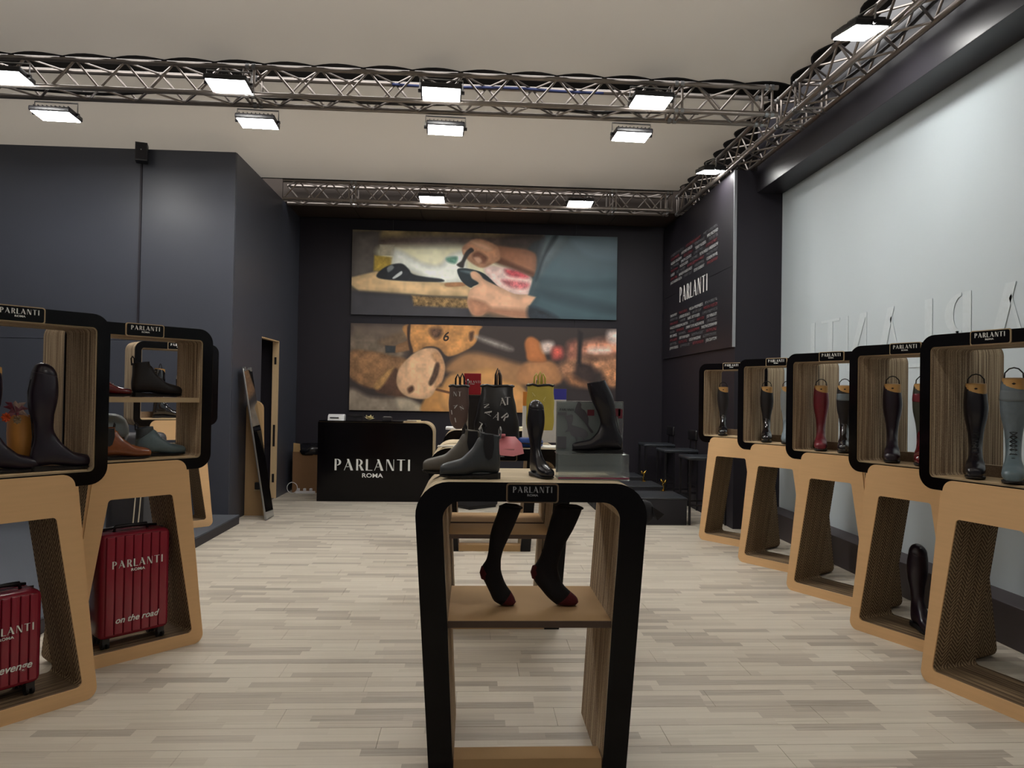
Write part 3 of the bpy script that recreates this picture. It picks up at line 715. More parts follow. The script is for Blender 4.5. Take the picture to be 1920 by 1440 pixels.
# ---------------------------------------------------------------- counter
def counter():
    t = thing('counter', 'long glossy black reception counter with rounded right corner', 'counter', (-2.09, 10.1, 0))
    o = [(0, .001), (0, 1.08)]+arc(1.56-.14, 1.08-.14, .14, .14, 90, 0, 8)+[(1.56, .001)]
    MB().prism(o, -.012, 0).build('front_panel', m_gloss, t, smooth=True, angle=40)
    oo = [(.01, .0), (.01, 1.085)]+arc(1.57-.14, 1.085-.14, .145, .145, 90, 0, 8)+[(1.575, 0)]
    ii = [(.05, .0), (.05, 1.04)]+arc(1.57-.14, 1.085-.14, .10, .10, 90, 0, 8)+[(1.53, 0)]
    MB().ring(oo, ii, .0005, .55, 0, 1, closed=False).build('body', [m_rim, m_corrl], t, smooth=True, angle=40)
    MB().box(.012, 1.15, -.010, .53, 1.0855, 1.10).build('counter_top', m_gloss, t)
    logo(t, (.745, -.0165, .425), 1.02)
    return t
counter()

# ---------------------------------------------------------------- wall prints (painted as vertex colours on a flat board)
def crv(P, n=5):
    out = []; k = len(P)
    for i in range(k):
        p0, p1, p2, p3 = [np.array(P[(i+d) % k], float) for d in (-1, 0, 1, 2)]
        for j in range(n):
            t = j/n; out.append(.5*((2*p1)+(-p0+p2)*t+(2*p0-5*p1+4*p2-p3)*t*t+(-p0+3*p1-3*p2+p3)*t**3))
    return np.array(out)
def noise2(h, w_, cell, seed):
    rs = np.random.RandomState(seed); g = rs.rand(h//cell+3, w_//cell+3); y, x = np.mgrid[0:h, 0:w_]/cell
    yi, xi = y.astype(int), x.astype(int); fy, fx = y-yi, x-xi; fy = fy*fy*(3-2*fy); fx = fx*fx*(3-2*fx)
    return (g[yi, xi]*(1-fx)+g[yi, xi+1]*fx)*(1-fy)+(g[yi+1, xi]*(1-fx)+g[yi+1, xi+1]*fx)*fy
def paint(w_, h, bg, layers, mapping, seed):
    """layers: (points, colour, softness px, noise amplitude, noise cell, [smooth])"""
    y, x = np.mgrid[0:h, 0:w_].astype(float); img = np.zeros((h, w_, 3)); img[:] = bg
    for k, ly in enumerate(layers):
        pts, colr, soft, amp, cell = ly[:5]; sm = ly[5] if len(ly) > 5 else True
        P = np.array([mapping(*p) for p in pts])*[w_, h]
        if sm: P = crv(P)
        d2 = np.full((h, w_), 1e9); ins = np.zeros((h, w_), bool)
        for i in range(len(P)):
            a, b = P[i], P[(i+1) % len(P)]; e = b-a; L2 = e@e+1e-9
            t = np.clip(((x-a[0])*e[0]+(y-a[1])*e[1])/L2, 0, 1)
            d2 = np.minimum(d2, (x-a[0]-t*e[0])**2+(y-a[1]-t*e[1])**2)
            cr = ((a[1] > y) != (b[1] > y)) & (x < (b[0]-a[0])*(y-a[1])/(b[1]-a[1]+1e-12)+a[0]); ins ^= cr
        sd = np.where(ins, 1, -1)*np.sqrt(d2); al = np.clip(sd/max(soft, .5)+.5, 0, 1)[..., None]
        shade = np.clip(sd/(12), 0, 1)*.16-.1      # rounder look: edges a little darker
        c = np.array(colr, float)[None, None]*(1+shade[..., None])
        c = c*1.12*(1+amp*.42*(noise2(h, w_, cell, seed+k)-.5+.5*(noise2(h, w_, max(2, cell//3), seed+k+99)-.5))[..., None]*2)
        img = img*(1-al)+c*al
    return np.clip(img, 0, 255)
def print_board(name, label, x0, x1, z0, z1, y, img):
    h, w_, _ = img.shape; xs = np.linspace(x0, x1, w_+1); zs = np.linspace(z1, z0, h+1)
    X, Z = np.meshgrid(xs, zs); co = np.stack([X, np.full_like(X, 0), Z], -1).reshape(-1, 3)
    i, j = np.mgrid[0:h, 0:w_]; a = i*(w_+1)+j; q = np.stack([a+w_+1, a+w_+2, a+1, a], -1).reshape(-1)
    me = bpy.data.meshes.new(name); me.vertices.add(len(co)); me.vertices.foreach_set('co', co.reshape(-1).astype(np.float32))
    me.loops.add(len(q)); me.loops.foreach_set('vertex_index', q.astype(np.int32)); me.polygons.add(h*w_)
    me.polygons.foreach_set('loop_start', (np.arange(h*w_)*4).astype(np.int32)); me.update(calc_edges=True)
    ca = me.color_attributes.new('print', 'BYTE_COLOR', 'CORNER')
    c = img.reshape(-1, 3)/255.; c = np.concatenate([c, np.ones((len(c), 1))], 1)
    ca.data.foreach_set('color_srgb', np.repeat(c, 4, 0).reshape(-1).astype(np.float32))
    m = bpy.data.materials.new(name+'_ink'); m.use_nodes = True; N = m.node_tree.nodes; L = m.node_tree.links
    at = N.new('ShaderNodeVertexColor'); at.layer_name = 'print'; b = N['Principled BSDF']; b.inputs['Roughness'].default_value = .5
    L.new(at.outputs[0], b.inputs['Base Color']); me.materials.append(m)
    t = thing('wall_print', label, 'wall print', (0, y, 0))
    MB().box(x0, x1, .001, .028, z0, z1).build('backing_board', m_black, t)
    o = mesh_obj('printed_face', me, t)
    return t
def map1(px, py):
    top = 72+(px-75)*.031; bot = 645+(px-75)*.021; return ((px-72)/1762, (py-top)/(bot-top))
def map2(px, py):
    top = 695+(px-68)*.022; bot = 1275+(px-55)*.013; return ((px-60)/1770, (py-top)/(bot-top))
def ell(cx, cy, rx, ry, n=10): return [(cx+rx*math.cos(2*math.pi*i/n), cy+ry*math.sin(2*math.pi*i/n)) for i in range(n)]
L1 = [
 ([(60,60),(1360,80),(1350,200),(700,190),(60,200)], (150,132,92), 12, .5, 18, False),
 ([(250,125),(800,110),(1350,130),(1340,200),(800,190),(250,190)], (74,60,52), 14, .4, 14),
 ([(1100,110),(1360,110),(1330,230),(1200,200),(1050,170)], (58,48,44), 12, .3, 14),
 ([(60,75),(255,75),(240,260),(230,370),(60,420)], (82,76,72), 10, .3, 22, False),
 ([(255,190),(520,180),(830,185),(1000,260),(1270,420),(1260,520),(850,500),(600,420),(350,330),(250,270)], (206,202,172), 16, .2, 26),
 ([(250,172),(345,176),(350,250),(250,245)], (168,160,138), 3, .15, 10, False),
 ([(215,245),(335,258),(318,356),(212,350)], (170,142,56), 4, .3, 10, False),
 ([(355,200),(520,290),(640,310),(700,250),(800,215),(830,330),(850,430),(620,425),(440,350),(340,320)], (214,216,206), 10, .15, 16),
 ([(690,262),(760,255),(750,300),(700,290)], (98,150,130), 5, .3, 8),
 ([(60,395),(230,352),(640,425),(850,450),(850,522),(480,512),(120,488),(60,440)], (198,168,126), 4, .22, 20, False),
 ([(235,372),(300,318),(390,300),(440,335),(470,372),(560,392),(660,405),(655,424),(420,418),(260,402)], (28,32,38), 3, .3, 8),
 ([(338,395),(392,352),(398,372),(352,402)], (200,205,205), 2, .1, 8),
 ([(300,330),(330,310),(345,330),(310,360)], (120,126,126), 3, .2, 8),
 ([(60,480),(480,512),(850,560),(865,690),(60,690)], (60,59,64), 8, .15, 40, False),
 ([(465,516),(848,540),(852,602),(480,585)], (138,110,70), 5, .7, 5, False),
 ([(690,432),(815,428),(830,448),(700,458)], (172,122,84), 3, .2, 8),
 ([(940,330),(1060,320),(1250,385),(1245,515),(1120,515),(1000,440)], (214,186,178), 8, .25, 12),
 ([(1080,340),(1180,350),(1240,390),(1210,400),(1110,385)], (196,84,92), 8, .4, 8),
 ([(1060,410),(1230,430),(1220,470),(1120,460)], (200,112,116), 8, .5, 8),
 ([(1230,200),(1345,135),(1360,200),(1330,300),(1290,390),(1255,380)], (44,50,54), 6, .15, 14),
 ([(990,185),(1130,195),(1245,215),(1290,260),(1275,385),(1170,345),(1090,300),(1010,280)], (138,94,70), 5, .2, 18),
 ([(990,240),(1100,290),(1270,360),(1265,385),(1130,335),(1000,290)], (96,62,46), 8, .15, 14),
 ([(795,190),(875,135),(955,148),(1030,190),(1045,270),(1000,300),(930,330),(860,300),(810,250)], (176,128,98), 4, .22, 12),
 ([(850,150),(930,160),(990,200),(960,215),(890,190)], (206,160,128), 8, .1, 12),
 ([(860,240),(900,220),(960,260),(940,300),(880,280)], (120,78,58), 6, .2, 8),
 ([(870,262),(905,258),(925,285),(900,300)], (206,160,132), 4, .1, 8),
 ([(800,205),(830,215),(825,250),(800,240)], (196,148,116), 3, .1, 8),
 ([(758,310),(800,330),(812,290),(840,240),(870,215),(850,195),(815,225),(790,280)], (44,38,36), 3, .2, 8),
 ([(762,345),(800,332),(880,345),(950,375),(1040,458),(1110,505),(1040,485),(960,430),(880,450),(850,462),(790,415)], (26,38,44), 2, .15, 14),
 ([(785,350),(850,350),(900,372),(850,372)], (86,104,110), 5, .1, 10),
 ([(850,362),(880,352),(915,375),(945,408),(1040,455),(1150,505),(1290,525),(1255,672),(1100,655),(980,620),(930,650),(865,640),(832,560),(850,475),(905,435),(860,400)], (208,164,134), 3, .16, 18),
 ([(840,540),(950,560),(990,610),(930,650),(865,640)], (178,128,100), 8, .15, 12),
 ([(1000,600),(1250,620),(1255,672),(1000,640)], (170,122,96), 12, .1, 12),
 ([(1345,110),(1860,125),(1860,700),(1258,680),(1242,590),(1290,525),(1238,512),(1270,400),(1320,270),(1360,200)], (62,84,92), 4, .12, 60, False),
 ([(1500,110),(1860,120),(1860,300),(1600,260)], (96,112,122), 90, .1, 60),
 ([(1345,110),(1500,118),(1440,220),(1350,330),(1300,460),(1262,500),(1290,380)], (84,98,104), 14, .15, 20),
 ([(1395,120),(1430,120),(1345,260),(1300,400),(1285,400),(1330,250)], (46,58,64), 6, .1, 20),
 ([(1320,470),(1500,520),(1850,600),(1850,640),(1480,560),(1300,500)], (46,64,72), 22, .1, 30),
 ([(1320,400),(1600,430),(1850,420),(1850,450),(1600,460),(1330,440)], (50,72,80), 20, .1, 30),
 ([(1245,590),(1400,640),(1440,690),(1258,690)], (38,46,54), 10, .3, 8),
]
L2_ = [
 ([(60,690),(440,700),(440,870),(240,850),(60,900)], (98,84,74), 14, .25, 26, False),
 ([(60,760),(300,800),(420,900),(300,960),(60,870)], (112,98,84), 16, .35, 14),
 ([(240,810),(440,740),(450,790),(300,850)], (120,98,76), 8, .3, 12),
 ([(285,838),(350,842),(430,810),(470,872),(350,892),(292,892)], (134,98,66), 3, .25, 10, False),
 ([(285,842),(355,845),(352,892),(290,892)], (52,56,60), 3, .2, 8, False),
 ([(55,885),(200,880),(330,910),(440,945),(400,1060),(340,1000),(230,1130),(55,1050)], (134,98,66), 6, .4, 10),
 ([(225,1140),(270,1050),(350,990),(405,1075),(425,1190),(300,1170)], (86,60,46), 5, .3, 10),
 ([(215,1110),(300,1010),(350,990),(260,1130)], (176,134,84), 5, .3, 8),
 ([(700,1020),(720,950),(840,888),(1000,910),(1190,965),(1260,950),(1190,1110),(960,1060)], (154,114,78), 12, .2, 26),
 ([(1165,1040),(1200,970),(1280,945),(1400,950),(1465,1030),(1440,1100),(1300,1110),(1190,1100)], (172,122,82), 8, .2, 20),
 ([(60,1130),(200,1185),(380,1190),(520,1230),(560,1290),(55,1290)], (142,128,112), 10, .3, 16),
 ([(360,1200),(430,1195),(510,1230),(550,1280),(400,1270)], (176,162,140), 8, .2, 12),
 ([(540,1220),(620,1120),(760,1160),(760,1290),(545,1290)], (186,134,78), 6, .15, 20),
 ([(690,1060),(900,1000),(1020,995),(1055,1060),(1210,1120),(1235,1290),(700,1290)], (190,140,86), 8, .2, 26),
 ([(600,1120),(720,1150),(720,1165),(600,1136)], (110,72,48), 2, .1, 10, False),
 ([(430,700),(885,705),(905,750),(880,830),(800,885),(700,915),(640,860),(560,850),(470,890),(432,800)], (182,130,78), 3, .35, 14),
 ([(430,720),(450,700),(448,800),(470,880),(452,890),(432,800)], (60,42,34), 3, .1, 8),
 ([(580,730),(650,730),(660,770),(620,800),(585,770)], (92,66,50), 8, .7, 5),
 ([(840,760),(870,750),(865,800),(845,810)], (96,66,46), 5, .4, 6),
 ([(605,860),(650,895),(682,985),(665,1080),(640,1100),(600,1175),(540,1200),(430,1180),(370,1110),(375,1010),(440,925),(520,870)], (214,172,134), 3, .2, 12),
 ([(590,905),(640,890),(680,985),(660,1090),(615,1120),(640,1000)], (196,150,110), 5, .25, 10),
 ([(578,1090),(600,1030),(622,960),(645,965),(640,1030),(615,1085),(590,1110)], (84,62,50), 4, .4, 6),
 ([(438,1130),(470,1110),(480,1140),(450,1160)], (92,62,48), 5, .4, 6),
 ([(905,780),(1110,850),(1105,875),(905,805)], (160,152,144), 10, .4, 10),
 ([(1210,830),(1230,790),(1270,788),(1320,830),(1348,900),(1350,950),(1240,945),(1220,890)], (178,110,64), 5, .12, 20),
 ([(1320,825),(1400,820),(1400,880),(1340,890)], (206,186,176), 10, .3, 8),
 ([(1395,860),(1460,855),(1465,925),(1400,930)], (190,88,78), 10, .4, 8),
 ([(1500,830),(1575,820),(1580,960),(1500,950)], (150,96,80), 14, .4, 10),
 ([(1590,830),(1850,800),(1850,910),(1600,905)], (206,140,112), 18, .6, 12),
 ([(1650,860),(1780,860),(1780,890),(1650,890)], (240,215,200), 10, .3, 8),
 ([(1770,750),(1850,745),(1850,830),(1780,820)], (220,200,190), 12, .4, 10),
 ([(1440,980),(1540,930),(1700,930),(1830,920),(1840,1000),(1700,1010),(1540,1030),(1480,1060)], (178,128,96), 14, .5, 10),
 ([(1560,960),(1660,970),(1700,1060),(1640,1120),(1560,1060)], (56,44,42), 12, .2, 12),
 ([(1740,1000),(1850,990),(1850,1110),(1780,1120)], (190,134,96), 14, .5, 8),
 ([(1500,1030),(1620,1090),(1760,1130),(1640,1160),(1520,1110)], (168,116,80), 14, .4, 10),
 ([(1570,740),(1600,760),(1590,980),(1565,960)], (36,32,34), 6, .1, 10, False),
 ([(1440,1110),(1850,1130),(1850,1300),(1440,1300)], (44,38,40), 14, .2, 20, False),
]
img1 = paint(520, 165, (96,88,76), L1, map1, 3)
pr1 = print_board('upper_print', 'upper wall print of a craftsman working on a shoe', -1.887, 2.24, 2.69, 4.0, 11.36, img1)
img2 = paint(520, 165, (62,52,50), L2_, map2, 40)
pr2 = print_board('lower_print', 'lower wall print of worn wooden shoe lasts', -1.887, 2.245, 1.215, 2.555, 11.36, img2)
mesh_obj('printed_numeral', text_mesh('6', .2, mat('faded_ink', '#3a2a20'), .0005, shear=.2, bold=.004), pr2, (-.43, -.002, 2.31))

# ---------------------------------------------------------------- banner of names on the right
def banner():
    t = thing('name_banner', 'tall dark banner with rows of white, grey and red names on the right wall', 'banner', (3.0, 0, 0))
    MB().cbox(-.03, -.001, 8.23, 11.3, 2.085, 3.02, .002).build('banner_panel', m_ban, t)
    MB().cbox(-.03, -.001, 8.23, 11.3, 3.024, 4.12, .002).build('banner_panel', m_ban, t)
    MB().box(-.033, .0, 8.215, 8.2285, 2.085, 4.12).build('edge_strip', mat('lit_panel_edge', '#8f9296'), t)  # pale colour stands in for light on the panel's end edge
    rot = (0, 0, R(-90))
    o = mesh_obj('lettering', ME_LOGO, t, (-.0345, 9.77, 2.865), rot, (1.24, .5, 1.42))
    wc, gc, rcx = mat('name_white', '#a9acac', rough=.7), mat('name_grey', '#56565a', rough=.7), mat('name_red', '#6e262c', rough=.7)
    b1 = ['g:LORENZO DE LUCA|r:LUDGER BEERBAUM|g:MATT GARDNER', 'r:PIUS SCHWIZER|w:ANTONIO GARCIA|g:HENRIK VON E.|w:MIKE RICHARD', 'w:ALESSIO GRAZIANI|r:SCOTT BRASH|w:TIERRY ROZIER|g:TED OSTER', 'g:JOS MANUEL|w:SIMON COOKE|g:EMILY KING|r:KEVIN STAUT', 'r:MARIO VIANA|w:PAOLO LOREN|g:DAVID WILL|w:PETRONELLA ANDERSSON', 'w:GUIDO|g:BILLY TWOMEY|r:DANIEL BLUMAN MARCO|g:MARK HOULEY', 'r:ANNA MALI|w:MARLIN HARDLANDS|g:MAX KUHNER|w:COREN SWAIL', 'w:JACK HARDIN GRETA|g:JULIEN PAILLE|w:STEVE GUERDAT|r:JANE RICHARD']
    b2 = ['w:SIMON PERRY|r:PAOLO GALLO|w:NICOLA PHILIPPAERTS|g:SIMON DELESTRE', 'g:HARRY SMOLD|w:LORENZO DE LUCA|g:CARMEN PENN|r:MAIKEL VD VLEUTEN', 'r:PIUS SCHWIZER|g:DANI HILL|w:MARC DETTO SEIER|g:OLIVIER PHILIPPAERTS', 'w:MARCUS ANDERSSON CARSTEN|g:JOS LEY|r:MARY FOX|w:JOS VERLOOY', 'g:LUCIEN|r:EVA SEEGER|w:EMMA TOYS ALEXANDER|g:JOS REILING', 'w:ERIC LAMAZE|g:JOS LANSINK|r:PAUL ESTERMANN|w:MARTIN ECKERMANN', 'r:GAIL GREENE|w:BERTRAM ALLEN|g:ROMAN DUGUET|r:LUCIA LONZI', 'g:BEN MAHER|r:FREDRIC BALL|w:LUCA MARZIANI|g:ROMAN DUGUET', 'w:JONNA EKBERG|g:ROMAN DUGUET|r:LUIZ HENRIQUE|w:JOS CLAYTON']
    for rows, ztop, dz in ((b1, 3.605, .0585), (b2, 2.695, .0605)):
        for i, row in enumerate(rows):
            parts = [p.split(':') for p in row.split('|')]; meshes = []; tot = 0
            for k, s in parts:
                me = text_mesh(s, .054, {'w': wc, 'g': gc, 'r': rcx}[k], .0004, sx=.62, bold=.0006, align='LEFT')
                wd = max(v.co.x for v in me.vertices); meshes.append((me, wd)); tot += wd+.055
            k = 2.22/tot; y = 9.78+1.11
            for me, wd in meshes:
                mesh_obj('lettering', me, t, (-.0315, y, ztop-i*dz), rot, (k, 1, 1)); y -= (wd+.055)*k
m_ban = mat('banner_matte', '#201d23', rough=.4, spec=.4)
banner()
# reversed lettering showing through the pale screen wall
t = thing('screen_lettering', 'large faint mirrored white letters across the pale wall', 'lettering', (3.54, 5.75, 1.77))
me_g, _ = logo_mesh('letters', mat('faint_white_film', '#c4cdd1', rough=.55), 3.45, .002)
mesh_obj('letters', me_g, t, (-.003, 0, 0), (0, 0, R(90)))

# ---------------------------------------------------------------- suitcases
def suitcase(label, key, u0, u1, b0, z0, w_=None, h=.60, second='on the road', logo_z=.44, txt_x=0, grow=0, inset=False):
    wd = u1-u0; t = thing('suitcase', label, 'suitcase', loc_in(key, (u0+u1)/2, b0, z0), rz_in(key), 'burgundy suitcases in the left stand bases')
    dp = .21; zb = .055
    MB().cbox(-wd/2, wd/2, .012, dp, zb, zb+h, .03).build('shell', m_case, t, smooth=True)
    n = 7
    for i in range(n):
        a = -wd/2+.022+i*(wd-.044)/n
        MB().cbox(a+.002, a+(wd-.044)/n-.002, 0, .03, zb+.022, zb+h-.012, .006).build('front_rib', m_case, t, smooth=True)
    MB().cbox(-wd/2+.003, wd/2-.003, dp*.52, dp*.56, zb+.003, zb+h+.002, .002).build('zip_band', m_black, t)
    MB().tube([(-.09, .10, zb+h), (-.085, .10, zb+h+.028), (.085, .10, zb+h+.028), (.09, .10, zb+h)], .009, 8).build('top_handle', m_black, t, smooth=True)
    MB().tube([(-wd/2+.01, .16, zb+h+.004), (0, .15, zb+h+.016), (wd/2-.02, .16, zb+h+.004)], .008, 6).build('trolley_grip', m_black, t, smooth=True)
    MB().tube([(wd/2, .1, zb+h*.4), (wd/2+.02, .1, zb+h*.42), (wd/2+.02, .1, zb+h*.58), (wd/2, .1, zb+h*.6)], .007, 6).build('side_handle', m_black, t)
    for sx in (-1, 1):
        for sy in (.045, .165):
            mb = MB(); cx = sx*(wd/2-.04)
            mb.box(cx-.018, cx+.018, sy-.018, sy+.018, .03, zb+.012)
            wl = mb.build('caster', m_black, t)
            for q in (-1, 1): MB().tube([(cx+q*.006, sy, .023), (cx+q*.018, sy, .023)], .0225, 16).build('wheel', m_sole, wl, smooth=True, angle=40)
    logo(t, (0, -.0025, logo_z), wd*.72)
    me = text_mesh(second, .048, m_white, .0006, shear=.3, bold=.0008)
    mesh_obj('lettering', me, t, (txt_x, -.0012, zb+.085))
    return t
suitcase('burgundy ribbed suitcase in the base of the left shelf stand', 'L2', .212, .588, .012, .0705, h=.57)
suitcase('burgundy suitcase at the lower left edge of the picture', 'L1', .245, .555, .045, .0705, h=.43, second='revenge', logo_z=.31, txt_x=.03)

# ---------------------------------------------------------------- things in and around the left stands
def vase():
    t = thing('wooden_vase', 'honey-coloured wooden vase behind the dark boots in the nearest left stand', 'vase', loc_in('L1', .505, .205, 1.104))
    MB().lathe([(.034, 0), (.044, .03), (.058, .10), (.063, .17), (.061, .235), (.058, .258), (.052, .258), (.05, .235)], 24).build('body', m_vase, t, smooth=True, angle=50)
    f = thing('dried_flowers', 'bunch of dried red and orange flowers in the wooden vase', 'flowers', loc_in('L1', .455, .15, 1.355))
    rs = random.Random(3)
    for i in range(14):
        a = rs.uniform(0, 6.28); l_ = rs.uniform(.03, .085); tip = Vector((math.cos(a)*l_*.8, math.sin(a)*l_*.5, rs.uniform(-.03, .085)))
        mb = MB(); b_ = Vector((0, 0, .02)); mid = (b_+tip)/2+Vector((0, 0, .015)); side = (tip-b_).cross(Vector((0, 1, .3))).normalized()*.012
        mb.add([b_, mid+side, tip, mid-side, mid+Vector((0, -.004, .004))], [(0, 1, 4), (1, 2, 4), (2, 3, 4), (3, 0, 4), (0, 3, 2, 1)])
        mb.build('petal', [m_petr, m_petp, m_petw][i % 3], f)
    for c_, r_, m_ in (((-.02, -.03, .0), .024, m_peto), ((.03, -.03, -.01), .022, mat('dried_bract', '#8a7458'))):
        for k in range(8):
            a = k*.785; p = Vector(c_); d = Vector((math.cos(a), -.4, math.sin(a)))*r_
            sd = Vector((-math.sin(a), 0, math.cos(a)))*r_*.4
            MB().add([p, p+d*.6+sd, p+d, p+d*.6-sd, p+d*.5+Vector((0, -.006, 0))], [(0, 1, 4), (1, 2, 4), (2, 3, 4), (3, 0, 4), (0, 3, 2, 1)]).build('petal', m_, f)
m_petr, m_petp, m_petw, m_peto = mat('wine_petal', '#7a2f42'), mat('mauve_petal', '#8c5662'), mat('straw_petal', '#b79c90'), mat('orange_petal', '#d8561f')
vase()
def helmet():
    t = thing('riding_helmet', 'grey riding helmet with pale strap behind the shoes in the left shelf stand', 'helmet', loc_in('L2', .335, .288, 1.166), rz_in('L2', 5))
    mb = MB(); prof = [(.0, .185), (.03, .183), (.06, .17), (.082, .145), (.094, .11), (.097, .075), (.093, .05)]
    vs = []; n = 24
    for r_, z in prof:
        for j in range(n): a = 2*math.pi*j/n; vs.append((r_*math.cos(a)*1.15, r_*math.sin(a)*.85, z))
    fs = [(i*n+j, i*n+(j+1) % n, (i+1)*n+(j+1) % n, (i+1)*n+j) for i in range(len(prof)-1) for j in range(n)]+[tuple((len(prof)-1)*n+j for j in range(n))]
    mb.add(vs, fs).build('shell', mat('grey_helmet_shell', '#8b9698', rough=.35, var=.05), t, smooth=True)
    MB().add([(-.108, -.03, .052), (-.108, .03, .052), (-.14, .03, .04), (-.145, 0, .038), (-.14, -.03, .04), (-.108, -.03, .045), (-.14, 0, .034)], [(0, 1, 2, 3, 4), (0, 4, 6, 5), (1, 2, 6), (4, 3, 6)]).build('peak', m_black, t)
    MB().lathe([(.08, 0.02), (.085, .05)], 24).build('lining', m_dark, t)
    MB().tube([(-.06, -.082, .06), (-.05, -.09, .02), (0, -.08, .002), (.05, -.088, .02), (.07, -.08, .06)], .005, 6).build('chin_strap', mat('pale_strap', '#c8ccca'), t)
helmet()
def garment():
    t = thing('garment_bag', 'dark garment bag with grey front and two pale piping lines behind the left shelf stand', 'bag', (-2.84, 6.4, .1005), R(20))
    MB().cbox(-.22, .22, -.10, .10, .0, 1.02, .05).build('bag_body', mat('charcoal_nylon', '#2a282c', rough=.6, bump=.2), t, smooth=True)
    MB().cbox(.06, .20, -.112, -.09, .05, .98, .008).build('side_pocket', mat('grey_nylon', '#5b5c60', rough=.7), t, smooth=True)
    for x in (.0, .04): MB().tube([(x-.03, -.112, .02), (x, -.112, .5), (x+.02, -.11, .98)], .005, 6).build('piping', mat('cream_piping', '#cfc4ae'), t)
garment()

# ---------------------------------------------------------------- things on the front table
TZ = 1.1505
boot('grey-brown oiled chelsea boot at the left end of the front table', (.055, 3.17, TZ), R(88), kind='ankle', m=m_taupe, gore=m_black, scale=.92, cat='ankle boot', group='chelsea boots on the front table', hs=1.0)
boot('charcoal chelsea boot standing in front of the grey-brown one', (.115, 3.02, TZ), R(90), kind='ankle', m=m_coal, gore=m_black, scale=.85, cat='ankle boot', group='chelsea boots on the front table', hs=1.05, tab=m_steel)
boot('small black display boot pointing at the viewer on the front table', (.265, 3.16, TZ), R(180+22), m=m_lea, tree=False, crest=True, scale=.60, cat='boot')
boot('small black riding boot on the clear stand on the front table', (.640, 3.09, 1.2565), R(87), m=m_lea, tree=False, crest=False, scale=.74, hs=.84, lean=.27, cat='boot')
def acrylic():
    t = thing('acrylic_stand', 'clear acrylic stand with a grey horse-and-rider print at the right end of the front table', 'display stand', (.51, 3.05, TZ))
    MB().cbox(-.145, .148, .10, .104, .0, .325, .0015).build('back_sheet', m_acr, t)
    MB().cbox(-.15, .145, -.04, .099, .102, .106, .001).build('boot_shelf', m_acr, t)
    MB().cbox(-.15, .145, -.042, -.038, .06, .106, .001).build('shelf_front', m_acr, t)
    MB().prism([(-.038, .06), (-.055, .0), (-.051, .0), (-.034, .06)], -.15, .145, axis='x').build('front_sheet', m_acr, t)
    MB().cbox(-.15, .148, -.05, .1, .001, .004, .001).build('base_sheet', m_acr, t)
    MB().box(-.15, .145, -.053, -.046, .004, .011).build('magenta_strip', mat('magenta_strip', '#7d2a48'), t)
    pr = MB().box(-.142, .145, .1045, .106, .015, .32).build('printed_card', mat('grey_card', '#9a9e9e', rough=.5, alpha=.9), t)
    gk, gd = mat('print_midgrey', '#5e5d62'), mat('print_red', '#6d2430')
    def sil(P, m_, y=.1): MB().prism(crv(P, 4).tolist(), y-.0012, y-.0004).build('print', m_, pr)
    k = .2/ 720  # silhouette of horse and rider
    def q(P): return [((x-170)*.00036-.145, .325-(y-345)*.000352) for x, y in P]
    sil(q([(262,520),(300,525),(365,515),(372,580),(360,640),(420,660),(520,700),(560,760),(520,800),(505,830),(480,790),(430,790),(425,850),(395,790),(350,760),(330,720),(275,730),(310,690),(300,600)]), gk)
    sil(q([(390,470),(430,360),(470,380),(470,430),(520,470),(560,560),(560,640),(620,720),(590,730),(520,620),(450,540),(400,490)]), mat('print_darkgrey', '#4c4a50'))
    for x0, x1, z0, z1, m_ in ((-.01, .02, .262, .288, gd), (.095, .135, .262, .295, gd), (.125, .144, .252, .292, gd), (.13, .144, .18, .245, gk), (-.14, -.10, .12, .17, gk), (-.14, -.10, .262, .275, gk)):
        MB().box(x0, x1, .0985, .0992, z0, z1).build('print', m_, pr)
    logo(pr, (-.10, .098, .282), .06, m=mat('print_black', '#2c2a2e'), roma=False)
acrylic()
